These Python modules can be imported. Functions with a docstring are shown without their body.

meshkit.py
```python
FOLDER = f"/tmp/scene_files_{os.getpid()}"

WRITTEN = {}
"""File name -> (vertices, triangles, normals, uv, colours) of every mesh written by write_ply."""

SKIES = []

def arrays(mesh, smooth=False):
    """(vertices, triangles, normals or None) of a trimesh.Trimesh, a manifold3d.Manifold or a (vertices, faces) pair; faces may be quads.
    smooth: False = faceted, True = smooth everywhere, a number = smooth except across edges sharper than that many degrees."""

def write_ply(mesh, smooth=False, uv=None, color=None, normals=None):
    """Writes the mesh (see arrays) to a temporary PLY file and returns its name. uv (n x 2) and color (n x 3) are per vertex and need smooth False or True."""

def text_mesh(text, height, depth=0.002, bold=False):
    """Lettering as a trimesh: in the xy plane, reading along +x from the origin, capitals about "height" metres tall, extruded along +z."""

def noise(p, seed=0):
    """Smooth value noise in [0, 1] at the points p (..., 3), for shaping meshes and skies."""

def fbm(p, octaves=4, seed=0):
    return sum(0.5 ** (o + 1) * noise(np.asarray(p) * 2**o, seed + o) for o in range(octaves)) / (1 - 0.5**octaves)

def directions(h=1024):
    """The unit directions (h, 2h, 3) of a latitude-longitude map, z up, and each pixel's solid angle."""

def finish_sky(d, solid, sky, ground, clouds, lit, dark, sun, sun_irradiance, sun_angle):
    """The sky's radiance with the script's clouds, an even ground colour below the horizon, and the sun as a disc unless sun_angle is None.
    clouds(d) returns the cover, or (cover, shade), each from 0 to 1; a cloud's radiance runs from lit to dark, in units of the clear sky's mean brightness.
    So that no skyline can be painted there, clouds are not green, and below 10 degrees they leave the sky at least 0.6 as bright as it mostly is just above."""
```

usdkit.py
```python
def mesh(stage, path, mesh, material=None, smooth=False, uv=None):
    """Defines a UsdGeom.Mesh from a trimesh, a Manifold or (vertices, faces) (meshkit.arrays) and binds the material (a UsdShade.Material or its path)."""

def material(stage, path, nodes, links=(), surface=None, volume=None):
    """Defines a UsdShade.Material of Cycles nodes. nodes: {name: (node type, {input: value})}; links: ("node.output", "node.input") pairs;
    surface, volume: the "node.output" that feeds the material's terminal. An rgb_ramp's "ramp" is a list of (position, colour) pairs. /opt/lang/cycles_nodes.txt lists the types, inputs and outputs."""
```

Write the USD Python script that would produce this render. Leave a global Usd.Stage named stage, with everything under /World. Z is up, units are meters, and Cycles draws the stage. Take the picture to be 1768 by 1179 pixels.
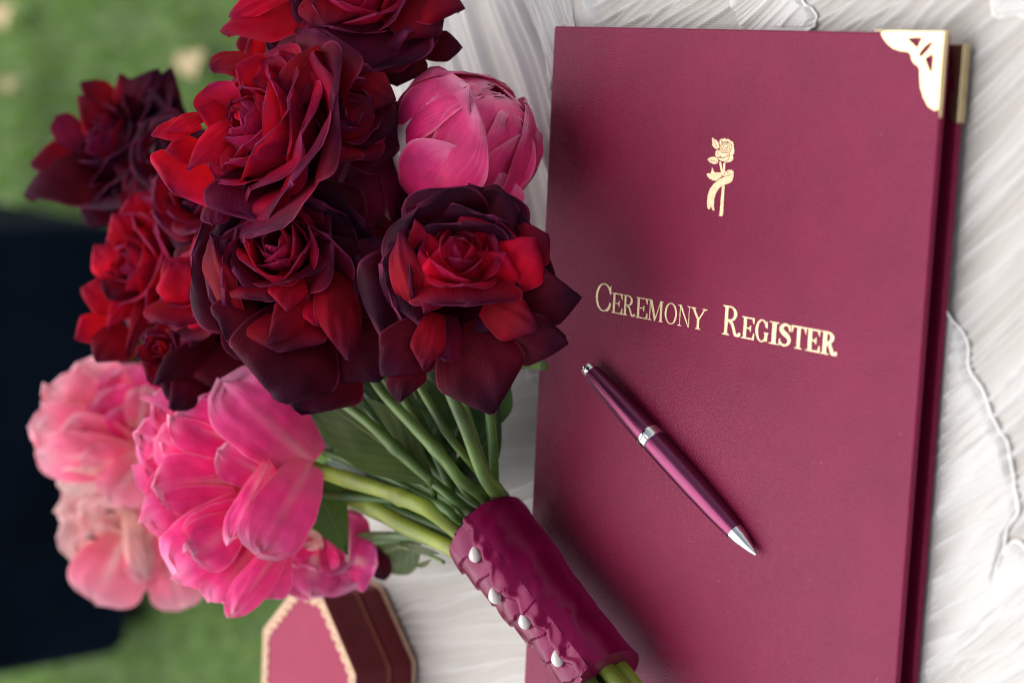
import math, random, numpy as np, trimesh, manifold3d as mf, usdkit, meshkit
from shapely.geometry import Polygon, LineString, Point, box as sbox
from shapely.ops import unary_union
from shapely import affinity
from scipy.spatial.transform import Rotation
from scipy.ndimage import gaussian_filter1d
from scipy.interpolate import PchipInterpolator, CubicSpline
from pxr import Usd, UsdGeom, UsdLux, UsdShade, Gf, Sdf

rng = random.Random(7)
stage = Usd.Stage.CreateInMemory()
UsdGeom.SetStageUpAxis(stage, 'Z'); UsdGeom.SetStageMetersPerUnit(stage, 1.0)
UsdGeom.Xform.Define(stage, '/World'); UsdGeom.Scope.Define(stage, '/World/Looks')

# ---------------------------------------------------------------- camera
CAM = np.array([0.7093, -0.019556, 0.598723])
ROT = Rotation.from_euler('xyz', [-0.0948576, 0.8899216, 0.0687063]).as_matrix()   # columns right, up, back
RIGHT, UP, BACK = ROT.T
F = 3200.0
cam = UsdGeom.Camera.Define(stage, '/World/camera')
m4 = np.eye(4); m4[:3, :3] = ROT.T; m4[3, :3] = CAM
cam.AddTransformOp().Set(Gf.Matrix4d(m4.tolist()))
cam.CreateHorizontalApertureAttr(36.0); cam.CreateVerticalApertureAttr(24.0)
cam.CreateFocalLengthAttr(F / 1768 * 36)
cam.CreateFStopAttr(5.0); cam.CreateFocusDistanceAttr(0.865)
cam.CreateClippingRangeAttr((0.02, 200.0))
cam.CreateExposureAttr(0.72)

# ---------------------------------------------------------------- sky and sun
SUN = np.array([-0.50, -0.17, 0.85]); SUN /= np.linalg.norm(SUN)
dome = UsdLux.DomeLight.Define(stage, '/World/sky')
sky = usdkit.material(stage, '/World/Looks/sky', {
    's': ('sky_texture', {'sky_type': 'single_scattering', 'sun_disc': False, 'sun_elevation': float(math.asin(SUN[2])), 'sun_rotation': float(math.atan2(SUN[0], SUN[1])), 'altitude': 100.0}),
    'cloud': ('hsv', {'saturation': 0.42, 'value': 1.0}),
    'b': ('background_shader', {'strength': 0.098})},
    [('s.color', 'cloud.color'), ('cloud.color', 'b.color')], surface='b.background')
UsdShade.MaterialBindingAPI.Apply(dome.GetPrim()).Bind(sky)
dome.GetPrim().SetCustomDataByKey('kind', 'structure')
sun = UsdLux.DistantLight.Define(stage, '/World/sun')
sun.CreateIntensityAttr(0.68); sun.CreateAngleAttr(84.0); sun.CreateColorAttr(Gf.Vec3f(1, 0.975, 0.95)); sun.CreateNormalizeAttr(True)
zz = SUN; xx = np.cross([0, 0, 1], zz); xx /= np.linalg.norm(xx); yy = np.cross(zz, xx)
m4 = np.eye(4); m4[0, :3], m4[1, :3], m4[2, :3] = xx, yy, zz
sun.AddTransformOp().Set(Gf.Matrix4d(m4.tolist()))

# ---------------------------------------------------------------- helpers
def ray(px, py):
    return ROT @ np.array([(px - 884) / F, -(py - 589.5) / F, -1.0])
def at(px, py, z=0.0):
    d = ray(px, py); return CAM + d * (z - CAM[2]) / d[2]
def ip(px, py, depth):
    return CAM + ray(px, py) * depth
def depth_of(p):
    return float(np.dot(p - CAM, -BACK))
def nrm(v):
    v = np.asarray(v, float); return v / np.linalg.norm(v)

used = {}
def path_of(name, parent=None):
    base = (str(parent.GetPath()) if parent else '/World') + '/' + name
    n = used.get(base, 0); used[base] = n + 1
    return base if n == 0 else f'{base}_{n:03d}'
def tag(p, label=None, cat=None, group=None, kind=None):
    for k, v in (('label', label), ('category', cat), ('group', group), ('kind', kind)):
        if v: p.SetCustomDataByKey(k, v)
    return p
def obj(name, mesh, mat, parent=None, smooth=40, uv=None, **kw):
    m = usdkit.mesh(stage, path_of(name, parent), mesh, mat, smooth=True if uv is not None else smooth, uv=uv)
    return tag(m.GetPrim(), **kw)
def thing(name, label, cat, loc=(0, 0, 0), group=None):
    x = UsdGeom.Xform.Define(stage, path_of(name))
    return tag(x.GetPrim(), label, cat, group)
def mat(name, nodes, links, surface='p.BSDF'):
    return usdkit.material(stage, '/World/Looks/' + name, nodes, links, surface=surface)
def cat(ms):
    return trimesh.util.concatenate([trimesh.Trimesh(*meshkit.arrays(m)[:2], process=False) if not isinstance(m, trimesh.Trimesh) else m for m in ms])
def tube(pts, rad, n=10, caps=True):
    pts = np.asarray(pts, float); k = len(pts); rad = np.broadcast_to(rad, k)
    t = np.gradient(pts, axis=0); t /= np.linalg.norm(t, axis=1, keepdims=True)
    ref = np.array([0, 0, 1.0]) if abs(t[0][2]) < .9 else np.array([1.0, 0, 0])
    V = []
    a = nrm(np.cross(t[0], ref))
    for i in range(k):
        a = nrm(a - t[i] * np.dot(a, t[i])); b = np.cross(t[i], a)
        ang = np.arange(n) / n * 2 * np.pi
        V.append(pts[i] + rad[i] * (np.cos(ang)[:, None] * a + np.sin(ang)[:, None] * b))
    V = np.vstack(V); Fc = []
    for i in range(k - 1):
        for j in range(n):
            q = i * n + j, i * n + (j + 1) % n, (i + 1) * n + (j + 1) % n, (i + 1) * n + j
            Fc += [(q[0], q[1], q[2]), (q[0], q[2], q[3])]
    if caps:
        V = np.vstack([V, pts[:1], pts[-1:]]); c0, c1 = k * n, k * n + 1
        for j in range(n):
            Fc += [(c0, (j + 1) % n, j), (c1, (k - 1) * n + j, (k - 1) * n + (j + 1) % n)]
    return trimesh.Trimesh(V, np.array(Fc), process=False)
def grid(P, flip=False, uv=False):
    a, b = P.shape[:2]; i = np.arange(a * b).reshape(a, b)
    q = np.stack([i[:-1, :-1], i[:-1, 1:], i[1:, 1:], i[1:, :-1]], -1).reshape(-1, 4)
    if flip: q = q[:, ::-1]
    f = np.vstack([q[:, [0, 1, 2]], q[:, [0, 2, 3]]])
    return trimesh.Trimesh(P.reshape(-1, 3), f, process=False)
def lathe(prof, n=32):
    prof = np.array(prof, float)
    return trimesh.creation.revolve(prof, sections=n)
def align(mesh, a, b, roll=0.0):
    """puts a mesh made along +z from 0 so that z runs from a towards b"""
    z = nrm(b - a); ref = np.array([0, 0, 1.0]) if abs(z[2]) < .9 else np.array([1.0, 0, 0])
    x = nrm(np.cross(ref, z)); y = np.cross(z, x)
    M = np.eye(4); M[:3, 0], M[:3, 1], M[:3, 2], M[:3, 3] = x, y, z, a
    m = mesh.copy(); m.apply_transform(trimesh.transformations.rotation_matrix(roll, [0, 0, 1])); m.apply_transform(M); return m
def rbox(w, d, h, r, seg=16):
    s = mf.Manifold.sphere(r, seg)
    return mf.Manifold.batch_hull([s.translate([x, y, z]) for x in (r, w - r) for y in (r, d - r) for z in (r, h - r)])
def tm(man):
    m = man.to_mesh(); return trimesh.Trimesh(m.vert_properties[:, :3], m.tri_verts, process=False)

# ---------------------------------------------------------------- materials
def simple(name, color, rough=.5, noise=0.0, scale=40.0, metallic=0.0, bump=0.0, bscale=300.0, **kw):
    c = np.array(color)
    nodes = {'g': ('texture_coordinate', {}), 'n': ('noise_texture', {'scale': scale, 'detail': 4.0}),
             'r': ('rgb_ramp', {'ramp': [(0.25, tuple(c * (1 - noise))), (0.75, tuple(np.minimum(1, c * (1 + noise))))]}),
             'p': ('principled_bsdf', {'roughness': rough, 'metallic': metallic, **kw})}
    links = [('g.object', 'n.vector'), ('n.fac', 'r.fac'), ('r.color', 'p.base_color')]
    if bump:
        nodes['n2'] = ('noise_texture', {'scale': bscale, 'detail': 3.0}); nodes['b'] = ('bump', {'strength': bump, 'distance': .001})
        links += [('g.object', 'n2.vector'), ('n2.fac', 'b.height'), ('b.normal', 'p.normal')]
    return mat(name, nodes, links)

def petal_mat(name, front, back, sheen, sheen_w=.5, trans=.25, transcol=(.6, .02, .05), rough=.55, streak=.0, streakcol=(.9, .7, .6), vary=.25, fuzz=.5, spec=.07, edge=(.4, .05, .14), edge_w=.35, vein=(.88, 1.1), swid=.13):
    """front and back are ramps from base to tip along the petal; backfacing picks the side that is seen"""
    nodes = {
        'uv': ('uvmap', {'attribute': 'st'}), 'sep': ('separate_xyz', {}), 'geo': ('geometry', {}), 'oi': ('object_info', {}),
        'tc': ('texture_coordinate', {}),
        'fr': ('rgb_ramp', {'ramp': front}), 'br': ('rgb_ramp', {'ramp': back}),
        'map': ('mapping', {'scale': (46.0, 1.6, 1.0)}), 'vn': ('noise_texture', {'scale': 1.0, 'detail': 4.0, 'roughness': .6}),
        'cn': ('noise_texture', {'scale': 60.0, 'detail': 3.0}), 'fn': ('noise_texture', {'scale': 2600.0, 'detail': 2.0}),
        'side': ('mix_color', {}),
        'hsv': ('hsv', {'saturation': 1.0}), 'vmap': ('map_range', {'from_min': 0.0, 'from_max': 1.0, 'to_min': 1 - vary, 'to_max': 1 + vary}),
        'vein': ('map_range', {'from_min': .3, 'from_max': .7, 'to_min': vein[0], 'to_max': vein[1]}),
        'mott': ('map_range', {'from_min': .3, 'from_max': .7, 'to_min': .68, 'to_max': 1.25}),
        'm1': ('math', {'math_type': 'multiply'}), 'm2': ('math', {'math_type': 'multiply'}),
        'st': ('mix_color', {'b': streakcol}), 'ux': ('math', {'math_type': 'multiply', 'value2': 2.0}), 'em': ('math', {'math_type': 'maximum'}), 'er': ('map_range', {'from_min': .94, 'from_max': 1.0, 'to_min': 0.0, 'to_max': edge_w}), 'ed': ('mix_color', {'b': edge}),  # paler rims; on the roses this paints in thin edge highlights
        'sm': ('map_range', {'from_min': 0.0, 'from_max': swid, 'to_min': streak, 'to_max': 0.0, 'range_type': 'smoothstep'}),
        'sv': ('map_range', {'from_min': 0.35, 'from_max': .85, 'to_min': 1.0, 'to_max': 0.0}),
        'u0': ('math', {'math_type': 'subtract', 'value2': .5}), 'ua': ('math', {'math_type': 'absolute'}), 'sn': ('math', {'math_type': 'multiply_add', 'value2': .22, 'value3': -.11}), 'us': ('math', {'math_type': 'add'}), 'sf': ('math', {'math_type': 'multiply'}),
        'b1': ('bump', {'strength': .5, 'distance': .0009}), 'b2': ('bump', {'strength': fuzz, 'distance': .0003}),
        'p': ('principled_bsdf', {'roughness': rough, 'sheen_weight': sheen_w, 'sheen_tint': sheen, 'sheen_roughness': .45, 'specular_ior_level': spec}),
        't': ('translucent_bsdf', {'color': transcol}), 'mx': ('mix_closure', {'fac': trans})}
    links = [('uv.UV', 'sep.vector'), ('sep.y', 'fr.fac'), ('sep.y', 'br.fac'), ('fr.color', 'side.a'), ('br.color', 'side.b'), ('geo.backfacing', 'side.fac'),
             ('uv.UV', 'map.vector'), ('map.vector', 'vn.vector'), ('tc.object', 'cn.vector'), ('tc.object', 'fn.vector'),
             ('oi.random', 'vmap.value'), ('vn.fac', 'vein.value'), ('cn.fac', 'mott.value'),
             ('vmap.result', 'm1.value1'), ('vein.result', 'm1.value2'), ('m1.value', 'm2.value1'), ('mott.result', 'm2.value2'),
             ('sep.x', 'u0.value1'), ('u0.value', 'ua.value1'), ('vn.fac', 'sn.value1'), ('sn.value', 'us.value1'), ('ua.value', 'us.value2'), ('us.value', 'sm.value'), ('sep.y', 'sv.value'), ('sm.result', 'sf.value1'), ('sv.result', 'sf.value2'),
             ('side.result', 'st.a'), ('sf.value', 'st.fac'), ('ua.value', 'ux.value1'), ('ux.value', 'em.value1'), ('sep.y', 'em.value2'), ('em.value', 'er.value'), ('er.result', 'ed.fac'), ('st.result', 'ed.a'), ('ed.result', 'hsv.color'), ('m2.value', 'hsv.value'), ('hsv.color', 'p.base_color'),
             ('vn.fac', 'b1.height'), ('fn.fac', 'b2.height'), ('b1.normal', 'b2.normal'), ('b2.normal', 'p.normal'),
             ('p.BSDF', 'mx.closure1'), ('t.BSDF', 'mx.closure2')]
    return mat(name, nodes, links, surface='mx.closure')

M = {}
M['rose_red'] = petal_mat('rose_red', [(0, (.40, .001, .010)), (.5, (.54, .0012, .020)), (.82, (.34, .002, .028)), (1, (.10, .003, .034))],
                          [(0, (.22, .002, .016)), (.7, (.34, .004, .04)), (1, (.28, .008, .07))], (.9, .2, .4), .07, .2, (.95, .01, .015))
M['rose_deep'] = petal_mat('rose_deep', [(0, (.2, .001, .006)), (.5, (.235, .0012, .010)), (.82, (.11, .0018, .016)), (1, (.035, .002, .02))],
                           [(0, (.06, .001, .008)), (.7, (.1, .002, .022)), (1, (.08, .004, .035))], (.75, .2, .45), .07, .12, (.5, .005, .01))
M['rose_black'] = petal_mat('rose_black', [(0, (.07, .0008, .005)), (.5, (.075, .001, .008)), (.8, (.034, .0012, .011)), (1, (.014, .0015, .01))],
                            [(0, (.03, .001, .006)), (.7, (.045, .0015, .016)), (1, (.04, .003, .028))], (.55, .2, .5), .02, .05, (.3, .004, .01))
M['peony_pink'] = petal_mat('peony_pink', [(0, (.78, .03, .13)), (.3, (.90, .018, .18)), (.75, (.94, .055, .28)), (1, (.97, .30, .54))],
                            [(0, (.88, .14, .22)), (.4, (.93, .035, .22)), (.8, (.96, .09, .34)), (1, (.97, .34, .58))], (1, .7, .8), .12, .35, (1, .07, .28), .5, .2, (.95, .6, .55), .16, .05, spec=.12, vein=(.86, 1.13), edge=(.95, .55, .68))
M['peony_pale'] = petal_mat('peony_pale', [(0, (.90, .26, .26)), (.3, (.95, .09, .2)), (.75, (.97, .19, .34)), (1, (.98, .50, .60))],
                            [(0, (.94, .45, .4)), (.4, (.96, .2, .3)), (.8, (.97, .3, .42)), (1, (.98, .6, .68))], (1, .8, .8), .12, .35, (.98, .34, .4), .5, .5, (.95, .8, .7), .18, .1, spec=.2, vein=(.86, 1.13), edge=(.95, .7, .72))
M['peony_cream'] = petal_mat('peony_cream', [(0, (.92, .5, .38)), (.5, (.94, .44, .42)), (1, (.96, .62, .62))],
                             [(0, (.9, .62, .5)), (.5, (.9, .55, .52)), (1, (.92, .66, .66))], (1, .8, .8), .1, .35, (.95, .55, .5), .5, .3, (.95, .8, .7), .08, .1, spec=.2, edge=(.95, .75, .75))
M['peony_hot'] = petal_mat('peony_hot', [(0, (.62, .02, .12)), (.5, (.7, .03, .19)), (.85, (.76, .08, .3)), (1, (.8, .3, .5))],
                           [(0, (.5, .02, .1)), (.5, (.62, .02, .16)), (1, (.75, .16, .38))], (1, .6, .8), .15, .25, (.9, .06, .2), .5, .5, (.9, .7, .62), .15, .1, spec=.2, edge=(.9, .5, .65))
M['bud_pink'] = petal_mat('bud_pink', [(0, (.6, .012, .09)), (.5, (.74, .015, .14)), (.88, (.82, .05, .22)), (1, (.88, .25, .42))],
                          [(0, (.4, .01, .06)), (.5, (.5, .015, .1)), (1, (.72, .16, .33))], (1, .6, .8), .15, .15, (.8, .04, .16), .45, 1.5, (.85, .68, .62), .12, .1, spec=.3, swid=.2, edge=(.85, .4, .55))
M['bud_plain'] = petal_mat('bud_plain', [(0, (.55, .004, .07)), (.5, (.74, .012, .14)), (.88, (.82, .05, .22)), (1, (.88, .25, .42))],
                          [(0, (.5, .004, .06)), (.5, (.7, .012, .13)), (1, (.85, .2, .38))], (1, .6, .8), .06, .15, (.8, .04, .16), .4, .0, (.85, .68, .62), .12, .1, spec=.3, edge=(.85, .4, .55))
M['bud_dark'] = petal_mat('bud_dark', [(0, (.14, .003, .02)), (1, (.2, .006, .05))], [(0, (.14, .003, .02)), (1, (.18, .006, .04))], (.8, .3, .5), .2, .05, (.3, .01, .04), .45, 1.2, (.55, .3, .28), .08, .1)
def leaf_mat(name, a, b, vein):
    return mat(name, {
        'uv': ('uvmap', {'attribute': 'st'}), 'sep': ('separate_xyz', {}), 'u0': ('math', {'math_type': 'subtract', 'value2': .5}), 'ua': ('math', {'math_type': 'absolute'}),
        'sk': ('math', {'math_type': 'multiply_add', 'value2': -0.75}), 'fr': ('math', {'math_type': 'multiply', 'value2': 8.5}), 'fc': ('math', {'math_type': 'pingpong', 'value2': .5}),
        'vm': ('map_range', {'from_min': 0.0, 'from_max': .05, 'to_min': .1, 'to_max': 0.0}), 'mm': ('map_range', {'from_min': 0.004, 'from_max': .02, 'to_min': 1.0, 'to_max': 0.0}), 'mxx': ('math', {'math_type': 'maximum'}),
        'tc': ('texture_coordinate', {}), 'n': ('noise_texture', {'scale': 55.0, 'detail': 4.0}), 'r': ('rgb_ramp', {'ramp': [(.3, a), (.7, b)]}), 'geo': ('geometry', {}),
        'mc': ('mix_color', {'b': vein}), 'bp': ('bump', {'strength': .3, 'distance': .0005, 'invert': True}),
        'p': ('principled_bsdf', {'roughness': .42, 'specular_ior_level': .4}), 't': ('translucent_bsdf', {'color': (.12, .2, .03)}), 'mx': ('mix_closure', {'fac': .2})},
        [('uv.UV', 'sep.vector'), ('sep.x', 'u0.value1'), ('u0.value', 'ua.value1'), ('ua.value', 'sk.value1'), ('sep.y', 'sk.value3'), ('sk.value', 'fr.value1'), ('fr.value', 'fc.value1'),
         ('fc.value', 'vm.value'), ('ua.value', 'mm.value'), ('vm.result', 'mxx.value1'), ('mm.result', 'mxx.value2'), ('tc.object', 'n.vector'), ('n.fac', 'r.fac'), ('r.color', 'mc.a'), ('mxx.value', 'mc.fac'),
         ('mc.result', 'p.base_color'), ('mxx.value', 'bp.height'), ('bp.normal', 'p.normal'), ('p.BSDF', 'mx.closure1'), ('t.BSDF', 'mx.closure2')], surface='mx.closure')
M['leaf_olive'] = leaf_mat('leaf_olive', (.045, .065, .018), (.08, .10, .032), (.17, .19, .08))
M['leaf_dark'] = leaf_mat('leaf_dark', (.012, .03, .008), (.024, .05, .012), (.05, .09, .03))
M['stem'] = simple('stem', (.075, .125, .022), .5, .6, 45, bump=.15, bscale=500)
M['stem_dark'] = simple('stem_dark', (.055, .11, .02), .42, .45, 60, bump=.15, bscale=500)
M['stem_yellow'] = simple('stem_yellow', (.2, .24, .025), .48, .35, 50, bump=.15, bscale=500)
M['core'] = simple('core', (.03, .001, .004), .8, .2)
M['peony_core'] = simple('peony_core', (.55, .04, .11), .8, .2)
M['satin'] = mat('satin', {'lw': ('layer_weight', {'blend': .4}), 'g': ('texture_coordinate', {}), 'n': ('noise_texture', {'scale': 60.0, 'detail': 3.0}), 'r': ('rgb_ramp', {'ramp': [(.3, (.095, .0006, .019)), (.7, (.14, .001, .031))]}),
                           'w': ('noise_texture', {'scale': 4000.0, 'detail': 1.0}), 'b': ('bump', {'strength': .1, 'distance': .0002}),
                           'p': ('principled_bsdf', {'roughness': .26, 'sheen_weight': .1, 'sheen_tint': (1, .15, .55), 'sheen_roughness': .3, 'specular_ior_level': .5, 'anisotropic': .5, 'specular_tint': (1, .3, .6)})},
                 [('g.object', 'n.vector'), ('n.fac', 'r.fac'), ('r.color', 'p.base_color'), ('g.object', 'w.vector'), ('w.fac', 'b.height'), ('b.normal', 'p.normal')])
M['pearl'] = simple('pearl', (.6, .55, .5), .24, .03, 200, coat_weight=.6, coat_roughness=.1, sheen_weight=.2)
def book_mat(name, ca, cb, bump=.5, rough=.36, spec=.3):
    return mat(name, {
        'g': ('texture_coordinate', {}), 'n': ('noise_texture', {'scale': 28.0, 'detail': 5.0, 'roughness': .6}), 'r': ('rgb_ramp', {'ramp': [(.3, ca), (.7, cb)]}),
        'mp': ('mapping', {'scale': (1.0, 1.0, .2)}), 'v': ('voronoi_texture', {'scale': 1500.0, 'randomness': .85}), 'n2': ('noise_texture', {'scale': 900.0, 'detail': 3.0}),
        'wx': ('wave_texture', {'wave_type': 'bands', 'bands_direction': 'x', 'scale': 330.0, 'distortion': 1.2, 'detail': 2.0, 'detail_scale': 2.0}),
        'wy': ('wave_texture', {'wave_type': 'bands', 'bands_direction': 'y', 'scale': 330.0, 'distortion': 1.2, 'detail': 2.0, 'detail_scale': 2.0}),
        'a1': ('math', {'math_type': 'add'}), 'a2': ('math', {'math_type': 'multiply_add', 'value2': .9}),
        'b': ('bump', {'strength': bump, 'distance': .00022}), 'spk': ('noise_texture', {'scale': 420.0, 'detail': 1.0}), 'sr': ('map_range', {'from_min': .80, 'from_max': .86, 'to_min': 0.0, 'to_max': .7}),
        'mc': ('mix_color', {'b': (.55, .3, .36)}),
        'p': ('principled_bsdf', {'roughness': rough, 'specular_ior_level': spec, 'specular_tint': (1, .6, .9)})},
        [('g.object', 'n.vector'), ('n.fac', 'r.fac'), ('g.object', 'mp.vector'), ('mp.vector', 'v.vector'), ('g.object', 'n2.vector'), ('g.object', 'wx.vector'), ('g.object', 'wy.vector'),
         ('v.distance', 'a1.value1'), ('v.distance', 'a1.value2'), ('n2.fac', 'a2.value1'), ('a1.value', 'a2.value3'), ('a2.value', 'b.height'), ('b.normal', 'p.normal'),
         ('g.object', 'spk.vector'), ('spk.fac', 'sr.value'), ('sr.result', 'mc.fac'), ('r.color', 'mc.a'), ('mc.result', 'p.base_color')])
M['cover'] = book_mat('cover', (.145, .0026, .023), (.178, .0036, .031))
M['cover_inside'] = book_mat('cover_inside', (.10, .004, .02), (.12, .005, .026), .3, .5)
M['pages'] = simple('pages', (.03, .002, .007), .7, .2, 200)
M['gold'] = simple('gold', (.64, .52, .3), .3, .06, 90, metallic=1.0, bump=.05, bscale=400)
M['foil'] = simple('foil', (.72, .56, .35), .32, .14, 500, metallic=1.0, bump=.5, bscale=1800)
M['chrome'] = simple('chrome', (.8, .78, .74), .14, .04, 90, metallic=1.0)
M['pen_metal'] = simple('pen_metal', (.17, .028, .08), .34, .05, 90, metallic=1.0, coat_weight=.3, coat_roughness=.2)
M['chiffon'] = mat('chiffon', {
    'g': ('texture_coordinate', {}), 'n': ('noise_texture', {'scale': 45.0, 'detail': 5.0}), 'uv': ('uvmap', {'attribute': 'st'}), 'sp': ('separate_xyz', {}), 'ma': ('math', {'math_type': 'multiply_add', 'value2': .3}), 'r': ('rgb_ramp', {'ramp': [(.1, (.56, .52, .47)), (.4, (.66, .625, .58)), (.95, (.80, .775, .74))]}),  # ramp runs from painted valley shade up to white ridges
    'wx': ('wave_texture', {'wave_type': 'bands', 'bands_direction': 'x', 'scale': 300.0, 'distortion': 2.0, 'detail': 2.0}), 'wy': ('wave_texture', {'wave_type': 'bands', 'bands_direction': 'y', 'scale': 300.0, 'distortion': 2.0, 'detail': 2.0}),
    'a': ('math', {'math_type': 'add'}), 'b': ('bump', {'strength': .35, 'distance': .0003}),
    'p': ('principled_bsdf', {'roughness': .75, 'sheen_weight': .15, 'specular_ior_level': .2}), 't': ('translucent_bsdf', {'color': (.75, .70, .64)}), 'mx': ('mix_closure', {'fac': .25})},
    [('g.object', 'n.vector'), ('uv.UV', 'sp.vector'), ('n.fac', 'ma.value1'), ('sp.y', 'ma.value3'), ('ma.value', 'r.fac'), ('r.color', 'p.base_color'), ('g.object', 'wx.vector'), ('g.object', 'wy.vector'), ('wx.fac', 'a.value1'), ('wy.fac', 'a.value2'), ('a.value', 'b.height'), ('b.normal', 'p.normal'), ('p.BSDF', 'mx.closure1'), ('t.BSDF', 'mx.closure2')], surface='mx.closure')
M['box_line'] = simple('box_line', (.20, .05, .03), .5, .1, 200, metallic=.3)
M['hem'] = simple('hem', (.80, .78, .74), .8, .06, 300)
M['wood'] = simple('wood', (.3, .2, .12), .5, .3, 20)
M['box_top'] = simple('box_top', (.30, .03, .075), .6, .06, 60, bump=.2, bscale=900, specular_ior_level=.15)  # lid top lighter than the sides: light from above put into its colour
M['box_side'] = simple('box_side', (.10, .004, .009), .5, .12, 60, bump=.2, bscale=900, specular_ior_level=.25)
M['box_gold'] = simple('box_gold', (.46, .29, .18), .55, .15, 200, metallic=.25)
M['navy'] = simple('navy', (.004, .008, .019), .95, .4, 6, bump=.4, bscale=60, specular_ior_level=.08)
M['black'] = simple('black', (.002, .002, .003), .9, .2)
M['soil'] = simple('soil', (.075, .13, .03), .9, .45, 4)
M['grass'] = mat('grass', {'g': ('geometry', {}), 'n': ('noise_texture', {'scale': 3.0, 'detail': 5.0, 'roughness': .7}), 'r': ('rgb_ramp', {'ramp': [(.25, (.09, .19, .025)), (.5, (.20, .33, .06)), (.75, (.34, .43, .13))]}),
                           'p': ('principled_bsdf', {'roughness': .6}), 't': ('translucent_bsdf', {'color': (.16, .3, .04)}), 'mx': ('mix_closure', {'fac': .3})},
                 [('g.position', 'n.vector'), ('n.fac', 'r.fac'), ('r.color', 'p.base_color'), ('p.BSDF', 'mx.closure1'), ('t.BSDF', 'mx.closure2')], surface='mx.closure')
M['dry_leaf'] = simple('dry_leaf', (.5, .38, .2), .7, .3, 40)

TABLE = -0.0135           # the cloth under the register; the top of its front cover is z = 0
LAWN = TABLE - 0.74

# ---------------------------------------------------------------- lawn, bench, fallen leaves
lw = np.linspace(-1, 1, 60); lx, ly = np.meshgrid(np.sign(lw) * lw**2 * 30 - 1.5, np.sign(lw) * lw**2 * 30)
lz = LAWN + 0.012 * (meshkit.fbm(np.stack([lx * 2, ly * 2, lx * 0], -1), 3) - .5)
obj('lawn', grid(np.stack([lx, ly, lz], -1)), M['soil'], smooth=True, kind='structure')
g = np.random.default_rng(3); N = 52000
bx = g.uniform(-5.2, -0.55, N); by = g.uniform(-2.1, 1.5, N)
hh = g.uniform(.02, .05, N); an = g.uniform(0, 2 * np.pi, N); le = g.uniform(.2, 1.0, N) * hh; wd = g.uniform(.0015, .003, N)
d = np.stack([np.cos(an), np.sin(an), 0 * an], 1); s = np.stack([-np.sin(an), np.cos(an), 0 * an], 1) * wd[:, None]
b0 = np.stack([bx, by, np.full(N, LAWN - .004)], 1); mid = b0 + d * (le * .35)[:, None] + np.array([0, 0, 1]) * (hh * .65)[:, None]; tip = b0 + d * le[:, None] + np.array([0, 0, 1]) * hh[:, None]
V = np.stack([b0 - s, b0 + s, mid - s * .8, mid + s * .8, tip], 1).reshape(-1, 3)
k = np.arange(N)[:, None] * 5
FF = np.vstack([k + [0, 1, 3], k + [0, 3, 2], k + [2, 3, 4]])
obj('grass', trimesh.Trimesh(V, FF, process=False), M['grass'], smooth=False, label='short green lawn grass far below the table, out of focus', cat='grass', kind='stuff')

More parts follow.
